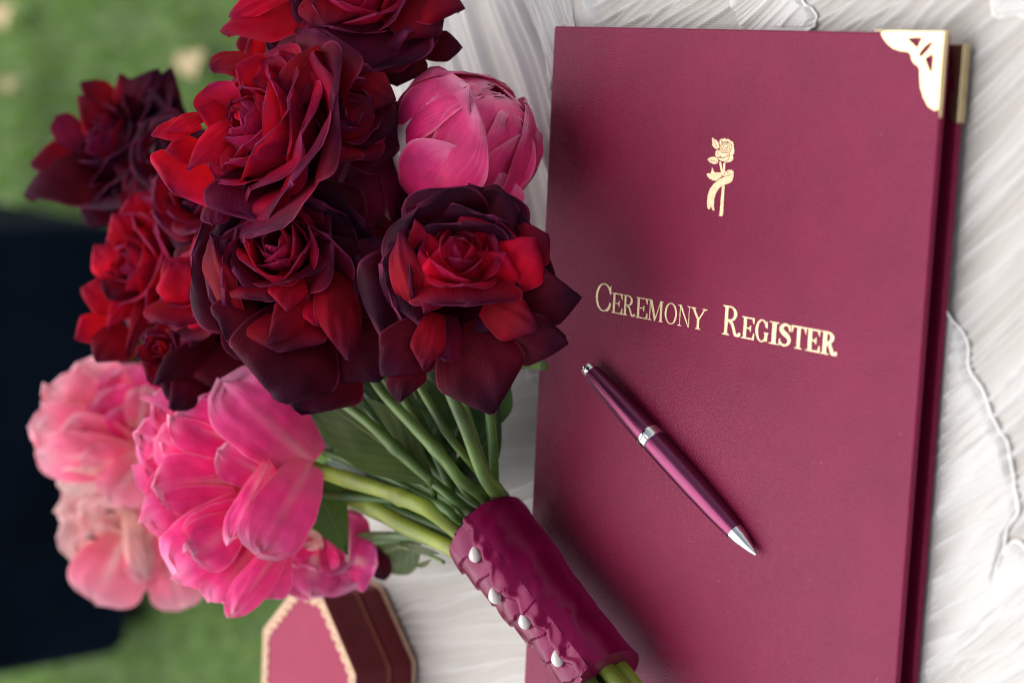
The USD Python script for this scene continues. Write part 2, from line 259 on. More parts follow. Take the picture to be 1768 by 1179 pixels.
for (px, py, r, sq, lab) in ((332, 112, .030, .8, 'pale tan fallen leaf on the lawn between the two dark roses at the top left'), (8, 30, .03, .9, 'pale tan fallen leaf on the lawn in the top left corner'),
                        (20, 148, .022, .7, 'small brownish fallen leaf on the lawn at the left edge above the leftmost dark rose')):
    c = at(px, py, LAWN + .04)
    a, rr = np.meshgrid(np.linspace(0, 2 * np.pi, 25), np.linspace(0, 1, 7))
    o = (1 + .12 * np.cos(a * 2) + .06 * np.cos(5 * a))
    P = np.stack([c[0] + r * rr * o * np.cos(a), c[1] + sq * r * rr * o * np.sin(a), c[2] + .012 * rr**2 * np.cos(2 * a + .5)], -1)
    obj('fallen_leaf', grid(P), M['dry_leaf'], smooth=True, label=lab, cat='leaf')

bn = thing('upholstered_bench', 'dark navy upholstered bench standing on the lawn behind the flowers at the left edge', 'bench')
q0 = at(140, 362, LAWN + .25); 
bx0, by0, by1 = -1.80, -0.955, -0.285
ny, nz = 120, 30
yy_, zz_ = np.meshgrid(np.linspace(by0 + .03, by1, ny), np.linspace(0, 1, nz))
fold = .012 * meshkit.fbm(np.stack([yy_ * 14, zz_ * 1.2, yy_ * 0], -1), 3) - .05 * np.exp(-((yy_ + .80) / .03)**2)
body = tm(rbox(.52, by1 - by0, .40, .035)); body.apply_translation([bx0 - .52, by0, LAWN + .03])
body = body.subdivide().subdivide().subdivide()
bv = body.vertices.copy(); w = (bv[:, 0] > bx0 - .1)
bv[w, 0] += .02 * (meshkit.fbm(np.stack([bv[w, 1] * 14, bv[w, 2] * 2, bv[w, 1] * 0], -1), 3) - .5) - .03 * np.exp(-((bv[w, 1] + .82) / .025)**2)
obj('body', trimesh.Trimesh(bv, body.faces, process=False), M['navy'], bn)
cu = tm(rbox(.54, by1 - by0 + .02, .10, .04)); cu.apply_translation([bx0 - .53, by0 - .01, LAWN + .432])
obj('cushion', cu, M['navy'], bn)
for fx in (bx0 - .48, bx0 - .04):
    for fy in (by0 + .06, by1 - .06):
        ft = trimesh.creation.cylinder(.018, .034, sections=16); ft.apply_translation([fx, fy, LAWN + .014]); obj('foot', ft, M['black'], bn)

# ---------------------------------------------------------------- table
TX0, TX1, TY0, TY1 = -.215, .56, -.62, .42
tb = thing('table', None, None); tag(tb, kind='structure')
tt = tm(rbox(TX1 - TX0, TY1 - TY0, .026, .006)); tt.apply_translation([TX0, TY0, TABLE - .0335]); obj('tabletop', tt, M['wood'], tb)
for fx in (TX0 + .05, TX1 - .05):
    for fy in (TY0 + .05, TY1 - .05):
        L = tm(rbox(.045, .045, .72, .004)); L.apply_translation([fx - .022, fy - .022, LAWN - .002]); L.apply_transform(np.eye(4)); L.vertices[:, 2] = np.minimum(L.vertices[:, 2], TABLE - .0345); obj('leg', L, M['wood'], tb)

# ---------------------------------------------------------------- the register
BW, BL = .24, .352
bk = thing('ceremony_register', 'burgundy cloth bound register with gold title and rose emblem lying on the white cloth', 'book')
def board(x0, y0, x1, y1, z0, z1, r, step):
    m = rbox(x1 - x0, y1 - y0, z1 - z0, r, 16).translate([x0, y0, z0]).refine_to_length(step); return tm(m)
fc = board(0, -BL, BW, 0, -.0032, 0, .0011, .0035)
v = fc.vertices.copy(); top = v[:, 2] > -.0008
def dents(x, y):
    h = .00022 * (meshkit.fbm(np.stack([x * 25, y * 25, x * 0], -1), 3) - .6)
    for (px, py, r, dz) in ((1312, 640, .0035, -.0007), (1296, 655, .005, .0006), (1240, 640, .012, .0003), (985, 243, .004, -.0002), (1066, 415, .002, -.0003), (1180, 700, .01, .0002)):
        c = at(px, py); h = h + dz * np.exp(-(((x - c[0]) / r)**2 + ((y - c[1]) / r)**2))
    return h
v[top, 2] += dents(v[top, 0], v[top, 1])
fcover = obj('front_cover', trimesh.Trimesh(v, fc.faces, process=False), M['cover'], bk, smooth=35)
obj('back_cover', board(.0, -BL - .004, BW + .0015, -.0045, TABLE + .0004, TABLE + .0036, .0011, .02), M['cover'], bk, smooth=35)
pg = tm(rbox(BW - .016, BL - .012, -.0034 - (TABLE + .0038), .0004, 8)); pg.apply_translation([.006, -BL + .004, TABLE + .0038]); obj('page_block', pg, M['pages'], bk)
for (xx0, zz0) in ((.012, -.0039), (.012, TABLE + .0038)):
    e = trimesh.creation.box([BW - .018, BL - .010, .0005]); e.apply_translation([xx0 + (BW - .018) / 2, -BL / 2, zz0 + .0002])
    obj('endpaper', e, M['cover_inside'], bk)
a_ = np.linspace(np.pi / 2, 3 * np.pi / 2, 15); H2 = (-TABLE - .0004) / 2
arc = np.stack([.0025 + .0045 * np.cos(a_), -H2 + H2 * np.sin(a_) * .985], 1)
sp = Polygon(np.vstack([arc, np.stack([.0045 + .0030 * np.cos(a_[::-1]), -H2 + (H2 - .0031) * np.sin(a_[::-1])], 1)]))
spm = trimesh.creation.extrude_polygon(sp, BL - .003, engine='earcut')
spm.apply_transform(np.array([[1, 0, 0, 0], [0, 0, 1, -BL + .0015 - .002], [0, 1, 0, 0], [0, 0, 0, 1]], float)); spm.fix_normals()
obj('spine', spm, M['cover'], bk)

def plane_pts(pts, ox, oy, sc, z=0.0):
    return [tuple(at(ox + x / sc, oy + y / sc, z)[:2]) for x, y in pts]
def extr(shape, z0, z1):
    gs = [g_ for g_ in getattr(shape, 'geoms', [shape]) if g_.area > 1e-10]
    ms = []
    for g_ in gs:
        m = trimesh.creation.extrude_polygon(g_, z1 - z0, engine='earcut'); m.apply_translation([0, 0, z0]); ms.append(m)
    return cat(ms)
# gold corner protector of the front cover
out = [(292, 228), (320, 222), (480, 218), (712, 224), (702, 330), (690, 480), (672, 742), (650, 745), (612, 720), (580, 660), (560, 590), (556, 520), (556, 470), (540, 442), (512, 425), (500, 398), (494, 365), (470, 346), (420, 342), (370, 325), (330, 290), (305, 255)]
h1 = [(478, 268), (520, 262), (562, 264), (548, 292), (534, 322), (512, 300)]
h2 = [(632, 288), (630, 304), (604, 340), (566, 378), (550, 382), (556, 360), (590, 318)]
h3 = [(592, 402), (612, 388), (636, 374), (640, 400), (634, 450), (628, 488), (612, 455)]
cp = Polygon(plane_pts(out, 1450, 0, 3.931)).buffer(.0003)
for hh_ in (h1, h2, h3): cp = cp.difference(Polygon(plane_pts(hh_, 1450, 0, 3.931)).buffer(.00045))
c1 = extr(cp, .0001, .0008)
x_r = BW + .0001; y_t = .0002
wall1 = tm(rbox(.0007, .0335, .0014, .0003, 8)); wall1.apply_translation([BW + .00015, -.0331, -.0006])
wall2 = tm(rbox(.037, .0007, .0030, .0003, 8)); wall2.apply_translation([BW - .0362, .00015, -.0022])
obj('corner_protector', cat([c1, wall1, wall2]), M['gold'], bk, smooth=30, label='gold corner protector with cut-out arches on the front cover')
zb = TABLE + .0036
ob = Polygon([(BW + .0018, -.0043), (BW + .0018, -.035), (BW - .001, -.0347), (BW - .0028, -.032), (BW - .0032, -.028), (BW - .0026, -.024), (BW - .0014, -.0215), (BW - .0018, -.019), (BW - .003, -.015), (BW - .0032, -.010), (BW - .004, -.0043)])
wb = tm(rbox(.0007, .0310, .0046, .0003, 8)); wb.apply_translation([BW + .00155, -.0350, TABLE + .0000])
wb2 = tm(rbox(.030, .0007, .0044, .0003, 8)); wb2.apply_translation([BW - .028, -.0044, TABLE + .0002])
obj('corner_protector', cat([extr(ob, zb + .0001, zb + .0007), wb, wb2]), M['gold'], bk, smooth=30, label='gold corner protector wrapped over the back cover edge')

# lettering: cut serif capitals, height 1, drawn in strokes
def R_(x0, y0, x1, y1): return sbox(x0, y0, x1, y1)
def ell(cx, cy, rx, ry): return affinity.scale(Point(cx, cy).buffer(1, 24), rx, ry)
def glyph(ch, T=.15, S=.05):
    sv = lambda x, w, y, up: Polygon([(x - w, y), (x + w, y), (x + w, y + up * .03), (x + w * .45, y + up * .055), (x - w * .45, y + up * .055), (x - w, y + up * .03)])
    stem = lambda x: [R_(x - T / 2, 0, x + T / 2, 1), sv(x, T * 1.15, 0, 1), sv(x, T * 1.15, 1, -1)]
    ring = lambda cx, cy, rx, ry, t, s_: ell(cx, cy, rx, ry).difference(ell(cx, cy, rx - t, ry - s_))
    if ch == 'I': p = stem(.2)
    elif ch == 'E':
        p = stem(.2) + [R_(.2, 0, .68, S), R_(.2, 1 - S, .66, 1), R_(.2, .5 - S / 2, .5, .5 + S / 2), Polygon([(.72, 0), (.72, .3), (.68, .3), (.6, .05), (.5, 0)]), Polygon([(.7, 1), (.7, .72), (.66, .72), (.58, .95), (.48, 1)]), Polygon([(.53, .36), (.53, .64), (.49, .64), (.44, .5), (.49, .36)])]
    elif ch == 'R':
        b = ring(.36, .745, .31, .255, T, S).intersection(R_(.3, .45, .8, 1.01)); leg = LineString([(.34, .5), (.46, .42), (.55, .24), (.6, .1), (.66, .035), (.74, .035), (.8, .1)]).buffer(T * .42)
        p = stem(.2) + [R_(.2, 1 - S, .38, 1), R_(.2, .49, .4, .49 + S), b, leg.intersection(R_(0, 0, .86, .54))]
    elif ch == 'O': p = [ring(.42, .5, .4, .515, T, S)]
    elif ch in 'CG':
        o = ring(.42, .5, .4, .515, T, S).difference(Polygon([(.55, .36), (1, .30), (1, .72), (.55, .66)]))
        p = [o, Polygon([(.76, .98), (.76, .64), (.72, .64), (.66, .8), (.68, .88)])]
        p += [R_(.62, .05, .62 + T, .42), sv(.62 + T / 2, T, .44, -1)] if ch == 'G' else [LineString([(.76, .3), (.7, .13), (.6, .03)]).buffer(S * .6)]
    elif ch == 'T': p = stem(.4)[:2] + [R_(.04, 1 - S, .76, 1), Polygon([(.02, 1), (.02, .7), (.06, .7), (.13, .95), (.2, 1)]), Polygon([(.78, 1), (.78, .7), (.74, .7), (.67, .95), (.6, 1)])]
    elif ch == 'N':
        p = [R_(.15, 0, .15 + S, 1), R_(.75, 0, .75 + S, 1), Polygon([(.12, 1), (.12 + T * 1.25, 1), (.8, 0), (.8 - T * .6, 0)]), sv(.17, .14, 0, 1), sv(.12, .12, 1, -1), sv(.78, .14, 1, -1)]
    elif ch == 'M':
        p = [R_(.14, 0, .14 + S, 1), Polygon([(.14, 1), (.14 + T * 1.2, 1), (.56, .12), (.5, 0), (.46, 0)]), LineString([(.5, .03), (.84, .98)]).buffer(S * .55), R_(.84 - T * .2, 0, .84 + T * .8, 1), sv(.16, .13, 0, 1), sv(.14, .13, 1, -1), sv(.88, T, 0, 1), sv(.9, T, 1, -1)]
    elif ch == 'Y':
        p = [R_(.4 - T / 2, 0, .4 + T / 2, .48), sv(.4, T * 1.15, 0, 1), Polygon([(.04, 1), (.04 + T * 1.15, 1), (.4 + T / 2, .46), (.4 - T / 2, .46)]), LineString([(.42, .46), (.72, .98)]).buffer(S * .55), sv(.12, .15, 1, -1), sv(.72, .13, 1, -1)]
    elif ch == 'S':
        P = CubicSpline(np.linspace(0, 1, 9), np.array([(.62, .76), (.5, .95), (.3, .94), (.17, .76), (.34, .57), (.55, .42), (.6, .2), (.4, .045), (.16, .13)]))(np.linspace(0, 1, 50))
        wd_ = np.interp(np.linspace(0, 1, 50), [0, .15, .45, .55, .85, 1], [S * .6, S * .6, T * .58, T * .58, S * .6, S * .7])
        p = [Point(*P[i]).buffer(wd_[i], 8) for i in range(50)] + [LineString(P[i:i + 2]).buffer(min(wd_[i], wd_[i + 1])) for i in range(49)] + [R_(.60, .68, .655, .99), R_(.08, .01, .135, .32)]
    g_ = unary_union(p); x0, y0, x1, y1 = g_.bounds
    return affinity.translate(g_, -x0, 0), x1 - x0
yb = (at(1036, 534)[1] + at(1445, 614)[1]) / 2 - .0004
LET = [('C', 103, 205, 1, .10), ('E', 205, 277, 0, .12), ('R', 277, 357, 0, .12), ('E', 358, 436, 0, .12), ('M', 432, 536, 0, .13), ('O', 541, 622, 0, .12), ('N', 622, 712, 0, .11), ('Y', 702, 812, 0, .12),
       ('R', 908, 1028, 1, .14), ('E', 1030, 1114, 0, .16), ('G', 1118, 1205, 0, .16), ('I', 1205, 1270, 0, .17), ('S', 1268, 1346, 0, .2), ('T', 1345, 1442, 0, .17), ('E', 1437, 1531, 0, .19), ('R', 1530, 1642, 0, .20)]
for ch, x0, x1, big, T in LET:
    g_, w_ = glyph(ch, T, .045 + (T - .1) * .28)
    X0, X1 = [at(1000 + x / 3.683, 470 + (205 + .19 * x) / 3.683 + 5)[0] for x in (x0, x1)]
    hh_ = .0133 if big else .0098
    g_ = affinity.translate(affinity.scale(g_, (X1 - X0 - .0003) / w_, hh_, origin=(0, 0)), X0, yb)
    obj('letter', extr(g_.buffer(0), -.0004, .00014), M['foil'], fcover, smooth=False)
# the rose emblem in gold foil
def em(pts): return Polygon(plane_pts(pts, 1150, 200, 5.895)).buffer(0)
def el(pts, w_=.00016): return LineString(plane_pts(pts, 1150, 200, 5.895)).buffer(w_)
bloom = em([(545, 250), (565, 235), (580, 240), (595, 228), (612, 240), (640, 240), (660, 258), (682, 268), (690, 295), (688, 320), (697, 350), (692, 385), (678, 405), (686, 425), (682, 450), (665, 465), (640, 472), (605, 478), (590, 470), (600, 458), (570, 462), (540, 450), (528, 432), (560, 420), (558, 390), (540, 370), (548, 340), (535, 325), (550, 300)])
circ = lambda cx, cy, r, a0, a1: [(cx + r * math.cos(math.radians(a)), cy + r * math.sin(math.radians(a))) for a in np.linspace(a0, a1, 20)]
for ln in (circ(608, 312, 22, 0, 330), circ(608, 318, 42, 60, 400), circ(610, 325, 62, 150, 380), [(560, 370), (600, 380), (640, 372), (655, 350)], [(545, 430), (590, 428), (630, 410), (655, 370), (665, 330)], [(560, 250), (580, 275), (575, 300)], [(640, 265), (625, 280)], [(610, 470), (640, 440), (650, 400)]):
    bloom = bloom.difference(el(ln))
parts_ = [bloom]
for lf, rib in (([(470, 222), (490, 235), (520, 255), (540, 285), (540, 320), (520, 345), (490, 325), (470, 300), (472, 260)], [(480, 240), (525, 335)]), ([(505, 365), (525, 345), (550, 362), (562, 395), (550, 418), (520, 425), (502, 400)], [(520, 350), (540, 420)]), ([(424, 445), (450, 425), (490, 418), (520, 428), (535, 455), (525, 485), (490, 494), (450, 478)], [(440, 448), (520, 470)])):
    parts_.append(em(lf).difference(el(rib, .00012)))
rib1 = em([(470, 525), (482, 545), (490, 575), (530, 578), (560, 580), (575, 612), (545, 640), (515, 662), (480, 660), (445, 640), (420, 615), (415, 595), (430, 585), (455, 590), (465, 560)])
rib2 = em([(600, 575), (640, 552), (670, 550), (688, 570), (688, 620), (675, 665), (640, 690), (585, 705), (545, 735), (510, 790), (492, 850), (490, 920), (495, 970), (475, 962), (458, 918), (448, 955), (425, 945), (418, 890), (425, 820), (445, 750), (490, 690), (540, 650), (590, 625), (600, 600)]).difference(el([(520, 655), (560, 632), (620, 612), (675, 595)], .00014)).difference(em(circ(630, 578, 8, 0, 340)))
parts_ += [rib1, rib2, em([(540, 470), (560, 468), (582, 575), (600, 610), (585, 615), (565, 590)]), em([(585, 482), (605, 480), (602, 575), (588, 600), (580, 560)]), em([(572, 716), (598, 705), (582, 1005), (570, 1025), (538, 1020), (545, 1000)])]
eb = obj('rose_emblem', extr(unary_union(parts_).buffer(0), -.0004, .00014), M['foil'], fcover, smooth=False)

# ---------------------------------------------------------------- pen
pn = thing('ballpoint_pen', 'metallic plum ballpoint pen with silver band lying diagonally on the register', 'pen')
pa, pb = at(1012, 632, .0062), at(1306, 958, .0030)
PL = np.linalg.norm(pb - pa); fr = lambda x: x * PL
R0 = .0059
obj('cap_button', align(lathe([(0, 0), (.0022, .0002), (.0034, .0012), (.0037, .0028), (.0034, .0042), (.0038, .0046), (.0038, .0056), (0, .0056)], 40), pa, pb), M['chrome'], pn, smooth=35)
obj('upper_barrel', align(lathe([(0, .005), (.0040, .0054), (.0048, .013), (.0055, .03), (R0, .048), (R0, fr(.385)), (0, fr(.385))], 64), pa, pb), M['pen_metal'], pn, smooth=35)
obj('centre_band', align(lathe([(0, fr(.382)), (R0 + .0003, fr(.384)), (R0 + .0005, fr(.388)), (R0 + .0005, fr(.396)), (R0 + .0002, fr(.399)), (R0 + .0005, fr(.402)), (R0 + .0005, fr(.421)), (R0 + .0001, fr(.424)), (0, fr(.424))], 64), pa, pb), M['chrome'], pn, smooth=35)
obj('lower_barrel', align(lathe([(0, fr(.422)), (R0 - .0001, fr(.423)), (R0, fr(.5)), (.0057, fr(.66)), (.0051, fr(.79)), (.0042, fr(.885)), (0, fr(.885))], 64), pa, pb), M['pen_metal'], pn, smooth=35)
obj('nose_cone', align(lathe([(0, fr(.883)), (.0041, fr(.886)), (.0036, fr(.92)), (.0022, fr(.96)), (.0012, fr(.985)), (0, fr(.985))], 48), pa, pb), M['chrome'], pn, smooth=35)
obj('writing_point', align(lathe([(0, fr(.984)), (.0010, fr(.985)), (.0004, fr(.998)), (0, PL)], 24), pa, pb), M['chrome'], pn, smooth=35)

# ---------------------------------------------------------------- the chiffon cloth
BASE = TABLE - .0030
def pleat(x, y, ang, seed, fine=.0052, amp=.0040, along=.10):
    """crinkles that run along the angle: ridges of several widths whose phase and height wander"""
    c, s_ = math.cos(ang), math.sin(ang); a = x * c + y * s_; b = -x * s_ + y * c; o = b * 0
    b = b + .011 * (meshkit.noise(np.stack([a / .09, b / .05, o], -1), seed + 9) - .5) + .003 * (meshkit.noise(np.stack([a / .03, b / .02, o], -1), seed + 19) - .5); h = 0
    for sc, am, al, thin in ((fine * 5.2, .8, along * 1.8, 0), (fine * 1.9, .75, along, .34), (fine * .95, .45, along * .7, .42), (fine * .5, .22, along * .5, .55)):
        ph = b / sc + 2.8 * meshkit.noise(np.stack([b / sc / 2.3, a / al, o], -1), seed); sn_ = np.abs(np.sin(np.pi * ph))
        r_ = np.exp(-(sn_ / thin)**2) + .25 * (1 - sn_) if thin else 1 - sn_**.9
        h = h + am * r_ * np.clip(2.6 * meshkit.noise(np.stack([b / sc / 2.7, a / al / 1.3, o + .4], -1), seed + 3) - .6, 0, 1.4); seed += 1
    return amp * .45 * h
def wdir(p, q):
    a, b = at(*p, TABLE), at(*q, TABLE); return math.atan2(b[1] - a[1], b[0] - a[0])
A_R = wdir((1600, 1010), (1768, 905)); A_T = wdir((1150, 45), (1215, 0)); A_C = wdir((900, 0), (945, 130)); A_L = wdir((700, 1100), (860, 1065)); A_RT = wdir((1650, 460), (1768, 370))
def sstep(x, a, b): t = np.clip((x - a) / (b - a), 0, 1); return t * t * (3 - 2 * t)
def cloth_h(x, y):
    hR = pleat(x, y, A_R, 11); hT = pleat(x, y, A_T, 31, .0048); hC = pleat(x, y, A_C, 51, .016, .010, .3); hL = pleat(x, y, A_L, 71, .006, .0030, .14)
    wR = sstep(x, .17, .235); wLow = sstep(-y, .12, .2)
    left = hC * (1 - wLow) + hL * wLow
    top_ = hT
    wT = sstep(x, .005, .03)
    h = left * (1 - wT) + top_ * wT
    h = h * (1 - wR) + hR * wR
    return h
def cover_mask(x, y, m=.004):
    return sstep(x, -.012 - m, -.004) * (1 - sstep(x, BW + .002, BW + .002 + m)) * (1 - sstep(y, -.003, .003 + m))
nx_, ny_ = 680, 620
gx, gy = np.meshgrid(np.linspace(TX0 - .004, .45, nx_), np.linspace(-.47, .16, ny_))
hz = cloth_h(gx, gy) * (1 - .75 * cover_mask(gx, gy)); Z = BASE + np.minimum(hz, .0026 + .3 * np.maximum(hz - .0026, 0) + 10 * (1 - cover_mask(gx, gy, .012)))
ledge = np.clip((gx - TX0) / .012, -1, 1); Z = Z - .006 * np.clip(1 - ledge, 0, 2)**2 * .5
cl = thing('tablecloth', 'white crinkled chiffon tablecloth with ruffled rolled edges covering the table', 'tablecloth')
P = np.stack([gx, gy, Z], -1)
drop = []
for k_ in range(1, 26):
    t_ = k_ / 25; e_ = P[:, 0].copy(); e_[:, 0] += -.004 - .014 * t_ + .006 * t_ * np.sin(P[:, 0, 1] * 90); e_[:, 2] -= .30 * t_; drop.append(e_)
P = np.concatenate([np.stack(drop[::-1], 1), P], 1)
pleat_tone = lambda h: np.stack([h * 0, np.clip(h / .0034, 0, 1)], -1).reshape(-1, 2)  # pleat shade painted by height: valleys darker, ridges whiter like doubled sheer layers
obj('cloth', grid(P), M['chiffon'], cl, uv=pleat_tone(np.concatenate([np.zeros((P.shape[0], 25)) + .0015, hz], 1)))
def flounce(line, hem_r=.0006, lift=.0014, seed=0, inner=None, ang=A_R, wave=.0035, to=None):
    """a loose layer of chiffon that ends in a rolled edge along the line; the line and 'to' (its other side) are given on the table"""
    L = np.array([at(px, py, TABLE + .004)[:2] for px, py in line]); t_ = np.r_[0, np.cumsum(np.linalg.norm(np.diff(L, axis=0), axis=1))]
    n_ = 420; q = np.linspace(0, t_[-1], n_); L = np.stack([PchipInterpolator(t_, L[:, 0])(q), PchipInterpolator(t_, L[:, 1])(q)], 1)
    To = np.array([at(px, py, TABLE)[:2] for px, py in to]); u_ = np.r_[0, np.cumsum(np.linalg.norm(np.diff(To, axis=0), axis=1))]; qq = np.linspace(0, u_[-1], n_)
    To = np.stack([np.interp(qq, u_, To[:, 0]), np.interp(qq, u_, To[:, 1])], 1)
    tg = np.gradient(L, axis=0); nr = np.stack([tg[:, 1], -tg[:, 0]], 1); nr /= np.linalg.norm(nr, axis=1, keepdims=True)
    L = L + nr * (.0060 * (meshkit.fbm(np.stack([q / .020, q * 0, q * 0 + seed], -1), 3) - .5))[:, None]
    m_ = 170; s_ = np.linspace(0, 1, m_)[:, None, None]; XY = L[None] * (1 - s_) + To[None] * s_
    s2 = s_[..., 0]
    z = BASE + .0016 + lift * (1 - s2)**1.2 * (.6 + .8 * meshkit.noise(np.stack([q / .022, q * 0, q * 0 + seed], -1), 5))[None] + pleat(XY[..., 0], XY[..., 1], ang, 90 + seed, .0052, .0040) * np.clip(.35 + s2 * 2.5, 0, 1) * (1 - .8 * cover_mask(XY[..., 0], XY[..., 1], .003))
    z = np.where(cover_mask(XY[..., 0], XY[..., 1], .004) > .5, np.minimum(z, TABLE - .0002), z)
    under = BASE + cloth_h(XY[..., 0], XY[..., 1]) * (1 - .75 * cover_mask(XY[..., 0], XY[..., 1])); dist = np.linalg.norm(XY - XY[:1], axis=-1); rise = sstep(dist, 0, .005)
    z = np.where(cover_mask(XY[..., 0], XY[..., 1], .004) > .5, z, np.maximum(z * rise + (under + .0003) * (1 - rise), under + .0003))
    PP = np.concatenate([XY, z[..., None]], -1)
    fl = obj('flounce', grid(PP), M['chiffon'], cl, uv=pleat_tone(z - BASE - .0008 + .0012 * (1 - rise)))
    hem = PP[0] + [0, 0, .0006]; hem[:, 2] = gaussian_filter1d(hem[:, 2], 6); obj('rolled_hem', tube(hem, hem_r * (.85 + .35 * meshkit.noise(np.stack([q / .008, q * 0, q * 0], -1), seed + 2)), 8), M['hem'], fl)
flounce([(1612, 520), (1628, 548), (1655, 592), (1664, 640), (1690, 690), (1700, 720), (1728, 775), (1737, 830), (1742, 880), (1722, 925), (1712, 965), (1708, 998), (1717, 990), (1724, 958), (1742, 943), (1765, 960), (1800, 985), (1850, 1000), (1900, 1010)],
        to=[(1590, 530), (1580, 620), (1570, 720), (1562, 820), (1555, 920), (1545, 1040), (1535, 1180), (1600, 1230), (1700, 1240), (1800, 1240), (1900, 1240)], seed=1)
flounce([(1368, -30), (1372, 0), (1386, 14), (1391, 32), (1384, 46), (1366, 52)], to=[(1250, -60), (1255, -20), (1262, 10), (1270, 30), (1276, 48), (1282, 60)], seed=3, ang=A_T, lift=.002)
flounce([(1706, -40), (1700, 5), (1712, 27), (1738, 24), (1768, 48), (1810, 80), (1860, 110)], to=[(1820, -60), (1822, -20), (1825, 10), (1830, 20), (1850, 40), (1870, 60), (1900, 80)], seed=4, ang=A_RT, lift=.004)
flounce([(898, -40), (905, 0), (918, 45), (932, 95), (944, 140), (950, 170)], to=[(975, -60), (985, -10), (990, 30), (993, 60), (997, 90), (1000, 110)], seed=5, ang=A_C, lift=.007)

# ---------------------------------------------------------------- the bouquet
SHAPES = {'rose': (.34, .62, 2.2, .72), 'point': (.4, .5, 1.7, .95), 'round': (.36, .6, 2.4, .5), 'leaf': (.06, .42, 1.5, 1.0), 'broad': (.5, .62, 3.2, .5), 'strip': (.75, .5, 4.0, .6)}
_seed = [100]
def petal(B, T, W, N, bow=.3, cup=.4, curl=0., rl=0., rr=None, shape='rose', wob=.03, ruf=0.0, notch=0.0, nu=21, nv=19, fold=0.0, f2=None, tight=1.0, skew=0.0, crease=.022):
    """a curved sheet from B to T, half width W, its inner face towards N. bow: rises towards N on the way; cup: the sides bend towards N; curl, rl, rr: tip and sides roll back;
    fold, f2: how far the left and right corners of the rim are rolled back, which leaves a pointed tip"""
    rr = rl if rr is None else rr; f2 = fold if f2 is None else f2; _seed[0] += 1; sd = _seed[0]
    B, T = np.asarray(B, float), np.asarray(T, float); L = np.linalg.norm(T - B); A = (T - B) / L
    N = np.asarray(N, float); N = nrm(N - A * np.dot(N, A)); S = np.cross(A, N)
    vv = np.linspace(-.2, 1.2, 85); th = -bow * (2 * vv - 1) - curl * np.clip((vv - .55) / .45, 0, 1.4)**1.5
    dv = vv[1] - vv[0]; ca = np.r_[0, np.cumsum((np.cos(th[1:]) + np.cos(th[:-1])) / 2)] * dv; cn = np.r_[0, np.cumsum((np.sin(th[1:]) + np.sin(th[:-1])) / 2)] * dv
    g = lambda a, v_: np.interp(v_, vv, a)
    ca -= g(ca, 0); cn -= g(cn, 0); a1, n1 = g(ca, 1), g(cn, 1)
    sc = L / math.hypot(a1, n1); ro = math.atan2(n1, a1); c_, s_ = math.cos(-ro), math.sin(-ro)
    pa_, pn_ = (ca * c_ - cn * s_) * sc, (ca * s_ + cn * c_) * sc; th = th - ro; LL = sc          # arc length
    u = np.linspace(-1, 1, nu); v = np.linspace(0, 1, nv)**.9
    wb, vm, p_, q_ = SHAPES[shape]
    w = (wb + (1 - wb) * np.sin(np.pi / 2 * np.minimum(v / vm, 1))) * np.where(v > vm, np.maximum(1 - (np.clip(v - vm, 0, 1) / (1 - vm))**p_, 0)**q_, 1)
    w = np.maximum(w, .012)
    U, V0 = np.meshgrid(u, v); Vv = V0.copy()
    if notch:
        nz_ = meshkit.noise(np.stack([U * 3.1 + sd, Vv * 0, Vv * 0], -1), sd) - .5 + .6 * (meshkit.noise(np.stack([U * 8.1 + sd, Vv * 0, Vv * 0], -1), sd + 1) - .5)
        Vv = Vv * (1 - notch * (.5 - nz_) * Vv**2)
    x = U * w[:, None] * W; y = Vv * LL; H = np.zeros_like(x)
    for sg, fo in ((-1, fold), (1, f2)):
        if fo <= 0: continue
        # a line from the tip down to the side; what lies beyond it rolls back
        x0, y0 = -sg * .10 * W + skew * W, LL * (1.01 - .10 * fo); x1, y1 = sg * W * 1.05, LL * (.92 - .62 * fo)
        d_ = np.array([x1 - x0, y1 - y0]); d_ /= np.linalg.norm(d_); m_ = np.array([-d_[1], d_[0]]) * (1 if sg > 0 else -1)
        if m_[1] < 0: m_ = -m_
        D = (x - x0) * m_[0] + (y - y0) * m_[1]; al = (x - x0) * d_[0] + (y - y0) * d_[1]
        rho = W * .20 / tight * (1 + .5 * np.clip(al / (W * 1.2), 0, 1))
        Dp = np.maximum(D, 0); ang = np.minimum(Dp / rho, 2.7); ex = Dp - ang * rho
        x = x + (rho * np.sin(ang) + ex * np.cos(ang) - Dp) * m_[0]; y = y + (rho * np.sin(ang) + ex * np.cos(ang) - Dp) * m_[1]
        H = H - (rho * (1 - np.cos(ang)) + ex * np.sin(ang))
    # cup and side roll across
    s = np.clip(np.abs(x) / W, 0, 1.4); ss = np.linspace(0, 1.4, 60); vn = np.clip(y / LL, -.15, 1.15)
    rv = np.clip((vn - .2) / .5, 0, 1); rv = rv * rv * (3 - 2 * rv); X = np.zeros_like(x); Y = np.zeros_like(x)
    cf = cup * (.6 + .4 * (1 - vn)); na = np.zeros_like(x)
    for k_ in range(60):
        on = np.clip((s - ss[k_]) / (ss[1] - ss[0]), 0, 1)
        r_ = np.where(x < 0, rl, rr) * rv
        ang = cf * ss[k_] - r_ * np.clip((ss[k_] - .45) / .55, 0, 1.5)**1.5
        X += on * np.cos(ang) * (ss[1] - ss[0]); Y += on * np.sin(ang) * (ss[1] - ss[0]); na = np.where(s >= ss[k_], ang, na)
    sgn = np.where(x < 0, -1, 1)
    nz2 = meshkit.fbm(np.stack([U * 1.3 + sd * 1.7, V0 * 1.8, U * 0], -1), 3, sd) - .5
